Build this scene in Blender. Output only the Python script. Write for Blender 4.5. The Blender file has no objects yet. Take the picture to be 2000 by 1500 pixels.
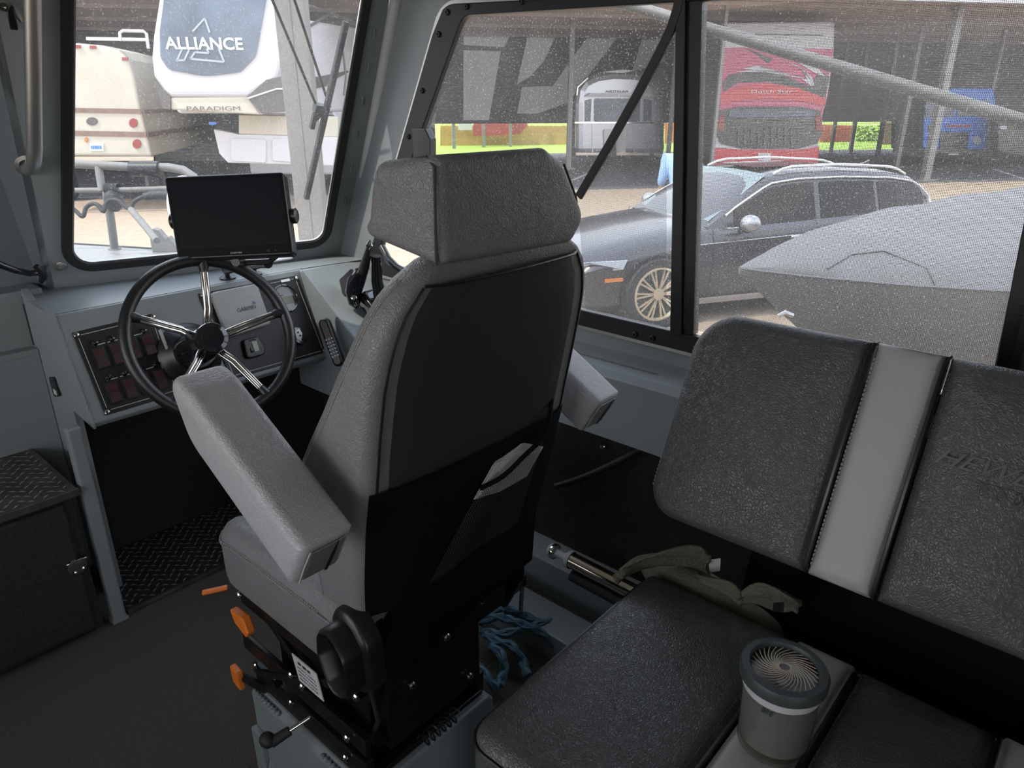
import bpy, bmesh, math, random
import numpy as np
from mathutils import Vector as V, Matrix, Quaternion
random.seed(7)
sc = bpy.context.scene
COL = sc.collection
R = math.radians
# ------------------------------------------------------------------ camera
FPX, PITCH, AZ, EYE = 1400.0, R(21.4), R(48.5), 1.5
cam_d = bpy.data.cameras.new('camera'); cam = bpy.data.objects.new('camera', cam_d); COL.objects.link(cam)
cam.location = (0, 0, EYE)
cam.rotation_euler = (R(90) - PITCH, 0, -AZ)
cam_d.sensor_width = 36; cam_d.sensor_fit = 'HORIZONTAL'; cam_d.lens = 36 * FPX / 2000
cam_d.clip_start = 0.02; cam_d.clip_end = 400
sc.camera = cam
# ------------------------------------------------------------------ light
w = bpy.data.worlds.new('World'); sc.world = w; w.use_nodes = True
nt = w.node_tree; nt.nodes.clear()
tc = nt.nodes.new('ShaderNodeTexCoord'); sep = nt.nodes.new('ShaderNodeSeparateXYZ')
rp = nt.nodes.new('ShaderNodeValToRGB'); bg = nt.nodes.new('ShaderNodeBackground'); ow = nt.nodes.new('ShaderNodeOutputWorld')
nt.links.new(tc.outputs['Generated'], sep.inputs[0]); nt.links.new(sep.outputs['Z'], rp.inputs[0])
nt.links.new(rp.outputs[0], bg.inputs[0]); nt.links.new(bg.outputs[0], ow.inputs[0])
rp.color_ramp.elements[0].position = 0.0; rp.color_ramp.elements[0].color = (0.92, 0.92, 0.93, 1)
rp.color_ramp.elements[1].position = 0.8; rp.color_ramp.elements[1].color = (0.60, 0.70, 0.86, 1)
bg.inputs[1].default_value = 2.2
sun_d = bpy.data.lights.new('sun', 'SUN'); sun = bpy.data.objects.new('sun', sun_d); COL.objects.link(sun)
sun_d.energy = 2.2; sun_d.angle = R(0.6); sun_d.color = (1.0, 0.93, 0.82)
SUN_AZ, SUN_EL = R(285), R(58)          # where the sun stands
sdir = V((math.sin(SUN_AZ) * math.cos(SUN_EL), math.cos(SUN_AZ) * math.cos(SUN_EL), math.sin(SUN_EL)))
sun.rotation_euler = sdir.to_track_quat('Z', 'Y').to_euler(); sun.location = (-8, -6, 12)
sc.view_settings.view_transform = 'Standard'; sc.view_settings.look = 'None'
sc.view_settings.exposure = 0.82; sc.view_settings.gamma = 1; sc.view_settings.use_curve_mapping = False
# ------------------------------------------------------------------ measuring
Cc = V((0, 0, EYE)); Fd = V((math.sin(AZ), math.cos(AZ), 0)); Rd = V((math.cos(AZ), -math.sin(AZ), 0)); Ud = V((0, 0, 1))
def ray(px, py):
    x = px - 1000; y = 750 - py
    return (Rd * x + Ud * (y * math.cos(PITCH) - FPX * math.sin(PITCH)) + Fd * (FPX * math.cos(PITCH) + y * math.sin(PITCH))) / FPX
def onp(px, py, P, N):
    d = ray(px, py); return Cc + d * ((V(P) - Cc).dot(V(N)) / d.dot(V(N)))
def atx(px, py, x): return onp(px, py, (x, 0, 0), (1, 0, 0))
def aty(px, py, y): return onp(px, py, (0, y, 0), (0, 1, 0))
def atz(px, py, z): return onp(px, py, (0, 0, z), (0, 0, 1))
def atd(px, py, t): return Cc + ray(px, py) * t
# ------------------------------------------------------------------ materials
def mat(name, col, rough=0.5, metal=0.0, spec=0.5, bump=None, noise=None, coat=0.0, emit=None, voro=None, wear=None, sheen=0):
    m = bpy.data.materials.new(name); m.use_nodes = True; t = m.node_tree; n = t.nodes; b = n['Principled BSDF']
    b.inputs['Base Color'].default_value = (*col, 1); b.inputs['Roughness'].default_value = rough
    b.inputs['Metallic'].default_value = metal; b.inputs['Specular IOR Level'].default_value = spec
    b.inputs['Coat Weight'].default_value = coat
    b.inputs['Sheen Weight'].default_value = sheen
    tcn = n.new('ShaderNodeTexCoord')
    if noise:                                   # (scale, second colour, contrast)
        nz = n.new('ShaderNodeTexNoise'); nz.inputs['Scale'].default_value = noise[0]; nz.inputs['Detail'].default_value = 6
        t.links.new(tcn.outputs['Object'], nz.inputs['Vector'])
        r = n.new('ShaderNodeValToRGB'); c = noise[2]
        r.color_ramp.elements[0].position = 0.5 - c; r.color_ramp.elements[1].position = 0.5 + c
        r.color_ramp.elements[0].color = (*col, 1); r.color_ramp.elements[1].color = (*noise[1], 1)
        t.links.new(nz.outputs['Fac'], r.inputs[0]); t.links.new(r.outputs[0], b.inputs['Base Color'])
    if bump:                                    # (scale, strength, distance)
        nb = n.new('ShaderNodeTexNoise'); nb.inputs['Scale'].default_value = bump[0]; nb.inputs['Detail'].default_value = 4
        bm_ = n.new('ShaderNodeBump'); bm_.inputs['Strength'].default_value = bump[1]; bm_.inputs['Distance'].default_value = bump[2]
        t.links.new(tcn.outputs['Object'], nb.inputs['Vector']); t.links.new(nb.outputs['Fac'], bm_.inputs['Height'])
        last = bm_
        if voro:                                # leather cells plus broad wrinkles
            vo = n.new('ShaderNodeTexVoronoi'); vo.feature = 'DISTANCE_TO_EDGE'; vo.inputs['Scale'].default_value = voro[0]
            nd = n.new('ShaderNodeTexNoise'); nd.inputs['Scale'].default_value = 60; vm = n.new('ShaderNodeVectorMath'); vm.operation = 'MULTIPLY_ADD'
            vm.inputs[1].default_value = (0.02, 0.02, 0.02)
            t.links.new(tcn.outputs['Object'], nd.inputs['Vector']); t.links.new(nd.outputs['Color'], vm.inputs[0]); t.links.new(tcn.outputs['Object'], vm.inputs[2])
            t.links.new(vm.outputs[0], vo.inputs['Vector'])
            mr = n.new('ShaderNodeMapRange'); mr.inputs['From Max'].default_value = 0.22
            t.links.new(vo.outputs['Distance'], mr.inputs['Value'])
            b2 = n.new('ShaderNodeBump'); b2.inputs['Strength'].default_value = voro[1]; b2.inputs['Distance'].default_value = voro[2]
            t.links.new(mr.outputs[0], b2.inputs['Height']); t.links.new(last.outputs[0], b2.inputs['Normal']); last = b2
        t.links.new(last.outputs[0], b.inputs['Normal'])
    if emit: b.inputs['Emission Color'].default_value = (*emit[0], 1); b.inputs['Emission Strength'].default_value = emit[1]
    return m
LEA = dict(bump=(14, 0.40, 0.012), voro=(190, 0.42, 0.0013))
M = {}
M['paint'] = mat('grey_powder_coat', (0.225, 0.250, 0.255), 0.40, spec=0.5, bump=(420, 0.25, 0.0008))
M['paintd'] = mat('door_grey', (0.16, 0.18, 0.20), 0.5, bump=(300, 0.2, 0.0008))
M['leather'] = mat('grey_leather', (0.200, 0.200, 0.203), 0.38, spec=0.55, **LEA)
M['leatherp'] = mat('arm_leather', (0.40, 0.40, 0.415), 0.36, spec=0.55, **LEA)
M['leatherd'] = mat('charcoal_leather', (0.078, 0.080, 0.082), 0.36, spec=0.55, **LEA)
M['stripe'] = mat('silver_leather', (0.40, 0.395, 0.395), 0.45, spec=0.45, bump=(9, 0.2, 0.006))
M['shell'] = mat('seat_back_shaded', (0.030, 0.034, 0.038), 0.62, spec=0.3, bump=(10, 0.3, 0.01))
M['blackfab'] = mat('black_fabric', (0.007, 0.007, 0.008), 0.9, spec=0.1, bump=(200, 0.3, 0.002))
M['thread'] = mat('pale_thread', (0.34, 0.33, 0.32), 0.7)
M['threadd'] = mat('dark_thread', (0.05, 0.05, 0.05), 0.7)
M['black'] = mat('black_plastic', (0.012, 0.012, 0.013), 0.35, spec=0.5, bump=(200, 0.05, 0.001))
M['blackm'] = mat('black_anodised', (0.014, 0.014, 0.015), 0.45, metal=0.2, spec=0.5, bump=(250, 0.1, 0.0008))
M['greasy'] = mat('black_steel_greasy', (0.006, 0.006, 0.006), 0.35, spec=0.4, bump=(60, 0.3, 0.002), noise=(25, (0.012, 0.008, 0.007), 0.2))
M['rubber'] = mat('black_rubber', (0.016, 0.016, 0.017), 0.6)
M['gloss'] = mat('gloss_black', (0.010, 0.011, 0.014), 0.12, spec=0.6, coat=0.6)
M['grip'] = mat('wheel_grip', (0.013, 0.013, 0.014), 0.32, spec=0.6, bump=(420, 0.5, 0.0012))
M['chrome'] = mat('polished_steel', (0.62, 0.60, 0.56), 0.12, metal=1)
M['brass'] = mat('warm_steel_tube', (0.62, 0.55, 0.42), 0.16, metal=1)
M['alu'] = mat('satin_aluminium', (0.50, 0.49, 0.47), 0.38, metal=0.9, bump=(300, 0.1, 0.0006))
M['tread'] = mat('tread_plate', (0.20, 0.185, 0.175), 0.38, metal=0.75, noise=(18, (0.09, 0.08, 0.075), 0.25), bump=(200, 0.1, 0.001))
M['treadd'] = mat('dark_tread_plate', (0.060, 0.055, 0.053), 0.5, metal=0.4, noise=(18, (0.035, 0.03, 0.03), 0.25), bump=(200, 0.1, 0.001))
M['carpet'] = mat('floor_carpet', (0.052, 0.045, 0.039), 0.95, spec=0.1, noise=(260, (0.125, 0.108, 0.090), 0.2), bump=(330, 0.9, 0.006), sheen=0.1)
M['carpetd'] = mat('wall_carpet', (0.030, 0.029, 0.029), 0.95, spec=0.1, noise=(90, (0.050, 0.045, 0.045), 0.2), bump=(300, 0.8, 0.004))
M['orange'] = mat('orange_plastic', (0.78, 0.19, 0.02), 0.4)
M['white'] = mat('white_plastic', (0.62, 0.61, 0.60), 0.4)
M['paper'] = mat('paper', (0.55, 0.53, 0.51), 0.7)
M['cover'] = mat('instrument_cover', (0.38, 0.38, 0.365), 0.5, bump=(300, 0.1, 0.0005))
M['lcd'] = mat('lcd_green_grey', (0.16, 0.18, 0.13), 0.25)
M['lcd2'] = mat('lcd_pale', (0.30, 0.33, 0.22), 0.25)
M['redmark'] = mat('red_print', (0.16, 0.015, 0.015), 0.4)
M['rocker'] = mat('rocker_switch', (0.045, 0.030, 0.030), 0.32, noise=(60, (0.07, 0.03, 0.035), 0.25))
M['line'] = mat('pinstripe', (0.55, 0.54, 0.52), 0.5)
M['textd'] = mat('dark_lettering', (0.035, 0.045, 0.06), 0.5)
M['blue'] = mat('blue_mark', (0.03, 0.18, 0.45), 0.5)
M['screen'] = mat('display_glass', (0.006, 0.007, 0.010), 0.12, spec=0.5)
M['rope'] = mat('blue_rope', (0.06, 0.13, 0.22), 0.7, noise=(40, (0.10, 0.19, 0.20), 0.2))
M['cloth'] = mat('olive_fleece', (0.125, 0.115, 0.088), 0.95, spec=0.05, bump=(160, 0.8, 0.005))
M['amber'] = mat('reed_gold', (0.50, 0.33, 0.08), 0.8, noise=(3, (0.38, 0.23, 0.06), 0.3))
M['grass'] = mat('grass', (0.22, 0.38, 0.03), 0.9, noise=(6, (0.30, 0.44, 0.05), 0.3))
M['redw'] = mat('red_paint', (0.42, 0.06, 0.05), 0.6, noise=(4, (0.30, 0.06, 0.05), 0.3))
M['rust'] = mat('orange_paint', (0.55, 0.17, 0.05), 0.6)
M['post'] = mat('galvanised_post', (0.24, 0.235, 0.225), 0.5, metal=0.1, noise=(3, (0.19, 0.185, 0.175), 0.3))
M['rvwhite'] = mat('rv_white', (0.50, 0.50, 0.54), 0.30, spec=0.5)
M['rvcream'] = mat('rv_cream', (0.50, 0.47, 0.40), 0.45, noise=(2, (0.42, 0.39, 0.32), 0.3))
M['rvbrown'] = mat('rv_brown', (0.16, 0.10, 0.075), 0.6, noise=(8, (0.22, 0.15, 0.12), 0.2))
M['rvtan'] = mat('rv_tan_side', (0.36, 0.32, 0.27), 0.5)
M['rvgrey'] = mat('rv_grey_graphic', (0.085, 0.078, 0.074), 0.4)
M['rvglass'] = mat('rv_dark_glass', (0.055, 0.075, 0.105), 0.2, spec=0.6, noise=(0.8, (0.10, 0.14, 0.20), 0.1))
M['logo'] = mat('pale_lettering', (0.70, 0.80, 0.88), 0.4)
M['tail'] = mat('tail_lamp', (0.24, 0.035, 0.028), 0.3)
M['mred'] = mat('motorhome_red', (0.50, 0.035, 0.045), 0.3, spec=0.6)
M['mpink'] = mat('motorhome_crimson', (0.45, 0.06, 0.14), 0.3, spec=0.6)
M['mblack'] = mat('motorhome_black', (0.02, 0.02, 0.022), 0.25, spec=0.6, noise=(3, (0.05, 0.045, 0.045), 0.1))
M['tblue'] = mat('truck_blue', (0.03, 0.16, 0.62), 0.35, spec=0.6)
M['silver'] = mat('trailer_aluminium', (0.42, 0.43, 0.46), 0.32, metal=0.7)
M['suv'] = mat('suv_grey_paint', (0.060, 0.060, 0.066), 0.22, metal=0.3, spec=0.5, coat=0.4)
M['suvglass'] = mat('car_glass', (0.006, 0.006, 0.007), 0.10, spec=0.25)
M['wsglass'] = mat('car_windscreen', (0.16, 0.22, 0.24), 0.10, spec=0.8)
M['tyre'] = mat('tyre', (0.018, 0.018, 0.018), 0.8)
M['rim'] = mat('alloy_rim', (0.62, 0.52, 0.38), 0.35, metal=0.5)
M['lamp'] = mat('headlamp', (0.42, 0.46, 0.52), 0.12, spec=0.8)
M['amberlamp'] = mat('side_reflector', (0.65, 0.22, 0.06), 0.3)
M['bcover'] = mat('boat_cover_canvas', (0.165, 0.165, 0.17), 0.85, spec=0.2, bump=(5, 0.4, 0.03), noise=(3, (0.20, 0.20, 0.205), 0.3))
M['deck'] = mat('bow_deck', (0.22, 0.22, 0.21), 0.5)
M['gravel'] = mat('gravel', (0.43, 0.34, 0.25), 0.95, spec=0.1, noise=(9, (0.34, 0.27, 0.20), 0.2), bump=(30, 0.5, 0.02))
M['asphalt'] = mat('asphalt', (0.095, 0.095, 0.10), 0.9, spec=0.15, noise=(12, (0.125, 0.125, 0.13), 0.2), bump=(40, 0.4, 0.01))
M['roofm'] = mat('corrugated_steel_roof', (0.30, 0.235, 0.21), 0.6, metal=0.1, noise=(1.2, (0.38, 0.30, 0.27), 0.3))
M['wallm'] = mat('corrugated_steel_wall', (0.25, 0.23, 0.225), 0.6, metal=0.1, noise=(0.8, (0.19, 0.175, 0.17), 0.3))
M['pale'] = mat('reflection_pale', (0.78, 0.76, 0.78), 0.6)
M['bars'] = mat('pale_tread_bars', (0.46, 0.43, 0.41), 0.35, metal=0.6)  # bars get a paler colour than the plate under them
M['dusty'] = mat('dusty_grey_metal', (0.135, 0.130, 0.120), 0.55, noise=(40, (0.17, 0.165, 0.155), 0.2))
M['ribm'] = mat('pillar_rib_highlight', (0.46, 0.47, 0.47), 0.35)
M['emblem'] = mat('grey_emblem', (0.30, 0.35, 0.40), 0.5)
M['trimw'] = mat('bright_trim', (0.80, 0.80, 0.80), 0.3, metal=0.3)
M['skin'] = mat('skin', (0.55, 0.33, 0.24), 0.6)
M['shirt'] = mat('blue_shirt', (0.30, 0.46, 0.72), 0.8)
M['jeans'] = mat('jeans', (0.04, 0.06, 0.12), 0.8)
M['hair'] = mat('hair', (0.06, 0.04, 0.03), 0.7)
M['ceil'] = mat('ceiling_paint', (0.40, 0.42, 0.42), 0.6)
M['teal'] = mat('jar_lid_teal', (0.046, 0.058, 0.059), 0.45, spec=0.4)
M['twig'] = mat('pale_spokes', (0.55, 0.50, 0.42), 0.5)
M['wax'] = mat('lid_inner_print', (0.16, 0.115, 0.09), 0.3, noise=(22, (0.40, 0.38, 0.42), 0.06))
M['jarlabel'] = mat('frosted_label', (0.150, 0.155, 0.150), 0.35, noise=(50, (0.18, 0.186, 0.178), 0.2))
M['jarwhite'] = mat('jar_white_band', (0.52, 0.50, 0.52), 0.35)

def schlick(n, t):
    ge = n.new('ShaderNodeNewGeometry'); dt = n.new('ShaderNodeVectorMath'); dt.operation = 'DOT_PRODUCT'; t.links.new(ge.outputs['Normal'], dt.inputs[0]); t.links.new(ge.outputs['Incoming'], dt.inputs[1])
    ab_ = n.new('ShaderNodeMath'); ab_.operation = 'ABSOLUTE'; t.links.new(dt.outputs['Value'], ab_.inputs[0])
    iv = n.new('ShaderNodeMath'); iv.operation = 'SUBTRACT'; iv.inputs[0].default_value = 1; t.links.new(ab_.outputs[0], iv.inputs[1])
    pw_ = n.new('ShaderNodeMath'); pw_.operation = 'POWER'; pw_.inputs[1].default_value = 5; t.links.new(iv.outputs[0], pw_.inputs[0])
    ml = n.new('ShaderNodeMath'); ml.operation = 'MULTIPLY_ADD'; ml.inputs[1].default_value = 0.95; ml.inputs[2].default_value = 0.05; t.links.new(pw_.outputs[0], ml.inputs[0]); return ml
def glass_mat(name, tint, gloss, dust, specks):
    m = bpy.data.materials.new(name); m.use_nodes = True; t = m.node_tree; n = t.nodes; n.clear()
    o = n.new('ShaderNodeOutputMaterial'); tr = n.new('ShaderNodeBsdfTransparent'); tr.inputs[0].default_value = (*tint, 1)
    gl = n.new('ShaderNodeBsdfGlossy'); gl.inputs['Roughness'].default_value = 0.02
    lw = schlick(n, t)
    m1 = n.new('ShaderNodeMixShader'); mg = n.new('ShaderNodeMath'); mg.operation = 'MULTIPLY'; mg.inputs[1].default_value = gloss
    t.links.new(lw.outputs[0], mg.inputs[0]); t.links.new(mg.outputs[0], m1.inputs[0]); t.links.new(tr.outputs[0], m1.inputs[1]); t.links.new(gl.outputs[0], m1.inputs[2])
    df = n.new('ShaderNodeBsdfDiffuse'); df.inputs[0].default_value = (0.75, 0.74, 0.72, 1)
    tl = n.new('ShaderNodeBsdfTranslucent'); tl.inputs[0].default_value = (0.75, 0.74, 0.72, 1)
    md = n.new('ShaderNodeMixShader'); md.inputs[0].default_value = 0.6; t.links.new(df.outputs[0], md.inputs[1]); t.links.new(tl.outputs[0], md.inputs[2])
    tcn = n.new('ShaderNodeTexCoord')
    nz = n.new('ShaderNodeTexNoise'); nz.inputs['Scale'].default_value = 230; nz.inputs['Detail'].default_value = 4
    big = n.new('ShaderNodeTexNoise'); big.inputs['Scale'].default_value = 3.5; big.inputs['Detail'].default_value = 4
    t.links.new(tcn.outputs['Object'], nz.inputs['Vector']); t.links.new(tcn.outputs['Object'], big.inputs['Vector'])
    r1 = n.new('ShaderNodeMapRange'); r1.inputs['From Min'].default_value = 0.575; r1.inputs['From Max'].default_value = 0.68; r1.inputs['To Max'].default_value = specks
    t.links.new(nz.outputs['Fac'], r1.inputs['Value'])
    r2 = n.new('ShaderNodeMapRange'); r2.inputs['From Min'].default_value = 0.3; r2.inputs['From Max'].default_value = 0.75; r2.inputs['To Min'].default_value = dust * 0.6; r2.inputs['To Max'].default_value = dust * 1.6
    t.links.new(big.outputs['Fac'], r2.inputs['Value'])
    ad = n.new('ShaderNodeMath'); ad.operation = 'ADD'; t.links.new(r1.outputs[0], ad.inputs[0]); t.links.new(r2.outputs[0], ad.inputs[1])
    m2 = n.new('ShaderNodeMixShader'); t.links.new(ad.outputs[0], m2.inputs[0]); t.links.new(m1.outputs[0], m2.inputs[1]); t.links.new(md.outputs[0], m2.inputs[2])
    t.links.new(m2.outputs[0], o.inputs[0]); return m
M['wglass'] = glass_mat('dusty_windshield_glass', (0.97, 0.97, 0.97), 0.8, 0.085, 0.22)
M['sglass'] = glass_mat('dusty_side_glass', (0.95, 0.96, 0.97), 0.8, 0.085, 0.36)
def mesh_mat(name, col, cell, fill):
    """woven screen: open squares between threads, laid out on the object's own Y and Z"""
    m = bpy.data.materials.new(name); m.use_nodes = True; t = m.node_tree; n = t.nodes; n.clear()
    o = n.new('ShaderNodeOutputMaterial'); tr = n.new('ShaderNodeBsdfTransparent'); df = n.new('ShaderNodeBsdfDiffuse'); df.inputs[0].default_value = (*col, 1)
    tcn = n.new('ShaderNodeTexCoord'); sp = n.new('ShaderNodeSeparateXYZ'); t.links.new(tcn.outputs['UV'], sp.inputs[0])
    outs = []
    for k in (0, 1):
        mu = n.new('ShaderNodeMath'); mu.operation = 'MULTIPLY'; mu.inputs[1].default_value = 1 / cell
        fr = n.new('ShaderNodeMath'); fr.operation = 'FRACT'; lt = n.new('ShaderNodeMath'); lt.operation = 'LESS_THAN'; lt.inputs[1].default_value = fill
        t.links.new(sp.outputs[k], mu.inputs[0]); t.links.new(mu.outputs[0], fr.inputs[0]); t.links.new(fr.outputs[0], lt.inputs[0]); outs.append(lt)
    mx = n.new('ShaderNodeMath'); mx.operation = 'MAXIMUM'; t.links.new(outs[0].outputs[0], mx.inputs[0]); t.links.new(outs[1].outputs[0], mx.inputs[1])
    ms = n.new('ShaderNodeMixShader'); t.links.new(mx.outputs[0], ms.inputs[0]); t.links.new(tr.outputs[0], ms.inputs[1]); t.links.new(df.outputs[0], ms.inputs[2])
    t.links.new(ms.outputs[0], o.inputs[0]); return m
M['bug'] = mesh_mat('insect_screen', (0.30, 0.30, 0.31), 0.0030, 0.20)
M['net'] = mesh_mat('pocket_net', (0.055, 0.052, 0.050), 0.0040, 0.24)
def clear_mat(name, tint, fac):
    m = bpy.data.materials.new(name); m.use_nodes = True; t = m.node_tree; n = t.nodes; n.clear()
    o = n.new('ShaderNodeOutputMaterial'); tr = n.new('ShaderNodeBsdfTransparent'); tr.inputs[0].default_value = (*tint, 1)
    gl = n.new('ShaderNodeBsdfGlossy'); gl.inputs['Roughness'].default_value = 0.05; fr = schlick(n, t)
    ms = n.new('ShaderNodeMixShader'); t.links.new(fr.outputs[0], ms.inputs[0]); t.links.new(tr.outputs[0], ms.inputs[1]); t.links.new(gl.outputs[0], ms.inputs[2]); t.links.new(ms.outputs[0], o.inputs[0]); return m
M['jarglass'] = clear_mat('jar_glass', (0.90, 0.91, 0.86), 1.5)
# ------------------------------------------------------------------ mesh building
def frame_of(n):
    n = V(n).normalized(); a = V((0, 0, 1)) if abs(n.z) < 0.9 else V((1, 0, 0)); u = n.cross(a).normalized(); return u, n.cross(u).normalized()
class B:
    def __init__(s): s.v = []; s.f = []
    def add(s, vs, fs):
        k = len(s.v); s.v += [V(p) for p in vs]; s.f += [tuple(i + k for i in f) for f in fs]; return s
    def hexa(s, p): return s.add(p, [(0, 3, 2, 1), (4, 5, 6, 7), (0, 1, 5, 4), (1, 2, 6, 5), (2, 3, 7, 6), (3, 0, 4, 7)])
    def box(s, a, b):
        (x0, y0, z0), (x1, y1, z1) = a, b
        return s.hexa([(x0, y0, z0), (x1, y0, z0), (x1, y1, z0), (x0, y1, z0), (x0, y0, z1), (x1, y0, z1), (x1, y1, z1), (x0, y1, z1)])
    def obox(s, c, u, v, n, su, sv, sn):          # box centred at c along the axes u, v, n (full sizes)
        c, u, v, n = V(c), V(u) * su / 2, V(v) * sv / 2, V(n) * sn / 2
        return s.hexa([c - u - v - n, c + u - v - n, c + u + v - n, c - u + v - n, c - u - v + n, c + u - v + n, c + u + v + n, c - u + v + n])
    def prism(s, pts, vec):
        pts = [V(p) for p in pts]; n = len(pts); vec = V(vec)
        return s.add(pts + [p + vec for p in pts], [tuple(range(n))[::-1], tuple(range(n, 2 * n))] + [(i, (i + 1) % n, n + (i + 1) % n, n + i) for i in range(n)])
    def tube(s, path, r, n=10, closed=False, flat=None):
        path = [V(p) for p in path]; L = len(path); rs = r if isinstance(r, (list, tuple)) else [r] * L
        base = len(s.v); up = None
        for i, p in enumerate(path):
            a = path[(i - 1) % L] if (closed or i) else p; b = path[(i + 1) % L] if (closed or i < L - 1) else p
            t = (b - a).normalized()
            if up is None: up = frame_of(t)[0]
            up = (up - t * up.dot(t)).normalized(); w2 = t.cross(up)
            for k in range(n):
                an = 2 * math.pi * k / n; s.v.append(p + (up * math.cos(an) + w2 * math.sin(an)) * rs[i])
        for i in range(L if closed else L - 1):
            j = (i + 1) % L
            for k in range(n):
                q = (k + 1) % n; s.f.append((base + i * n + k, base + i * n + q, base + j * n + q, base + j * n + k))
        if not closed:
            s.f.append(tuple(base + k for k in range(n))[::-1]); s.f.append(tuple(base + (L - 1) * n + k for k in range(n)))
        return s
    def cyl(s, a, b, r0, r1=None, n=20): return s.tube([a, b], [r0, r0 if r1 is None else r1], n)
    def lathe(s, o, ax, prof, n=28):              # prof: (radius, height) along ax
        o, ax = V(o), V(ax).normalized(); u, v2 = frame_of(ax); base = len(s.v)
        for r, h in prof:
            for k in range(n):
                an = 2 * math.pi * k / n; s.v.append(o + ax * h + (u * math.cos(an) + v2 * math.sin(an)) * max(r, 1e-5))
        for i in range(len(prof) - 1):
            for k in range(n):
                q = (k + 1) % n; s.f.append((base + i * n + k, base + (i + 1) * n + k, base + (i + 1) * n + q, base + i * n + q))
        return s
    def ball(s, c, rx, ry=None, rz=None, n=14):
        ry = ry or rx; rz = rz or rx; c = V(c); base = len(s.v)
        for i in range(n + 1):
            th = math.pi * i / n
            for k in range(n * 2):
                an = math.pi * k / n; s.v.append(c + V((rx * math.sin(th) * math.cos(an), ry * math.sin(th) * math.sin(an), rz * math.cos(th))))
        m = n * 2
        for i in range(n):
            for k in range(m):
                q = (k + 1) % m; s.f.append((base + i * m + k, base + (i + 1) * m + k, base + (i + 1) * m + q, base + i * m + q))
        return s
    def loft(s, loops, cap=True):
        n = len(loops[0]); base = len(s.v)
        for l in loops: s.v += [V(p) for p in l]
        for i in range(len(loops) - 1):
            for k in range(n):
                q = (k + 1) % n; s.f.append((base + i * n + k, base + i * n + q, base + (i + 1) * n + q, base + (i + 1) * n + k))
        if cap:
            s.f.append(tuple(base + k for k in range(n))[::-1]); s.f.append(tuple(base + (len(loops) - 1) * n + k for k in range(n)))
        return s
    def strip(s, a, b):                            # open surface between two polylines
        n = len(a); base = len(s.v); s.v += [V(p) for p in a] + [V(p) for p in b]
        for i in range(n - 1): s.f.append((base + i, base + i + 1, base + n + i + 1, base + n + i))
        return s
def round_poly(pts, rad, seg=6):
    if len(pts) < 3: return pts
    out = []; n = len(pts); rads = rad if isinstance(rad, (list, tuple)) else [rad] * n
    for i in range(n):
        p = V((*pts[i], 0)); a = V((*pts[i - 1], 0)); b = V((*pts[(i + 1) % n], 0))
        da, db = (a - p), (b - p); la, lb = da.length, db.length; da.normalize(); db.normalize()
        ang = da.angle(db); r = rads[i]; d = min(r / math.tan(ang / 2), la * 0.48, lb * 0.48); r2 = d * math.tan(ang / 2)
        if r <= 0: out.append((p.x, p.y)); continue
        c = p + (da + db).normalized() * (r2 / math.sin(ang / 2)); s0 = p + da * d - c; s1 = p + db * d - c
        th = s0.angle(s1); sg = 1 if s0.cross(s1).z > 0 else -1
        for k in range(seg + 1):
            q = Matrix.Rotation(sg * th * k / seg, 3, 'Z') @ s0 + c; out.append((q.x, q.y))
    return out
def resample(pts, step):
    out = []; n = len(pts)
    for i in range(n):
        a = V(pts[i]); b = V(pts[(i + 1) % n]); k = max(1, int((b - a).length / step))
        for j in range(k): out.append(tuple(a + (b - a) * j / k))
    return out
def area2(p): return sum(p[i - 1][0] * p[i][1] - p[i][0] * p[i - 1][1] for i in range(len(p)))
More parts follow.
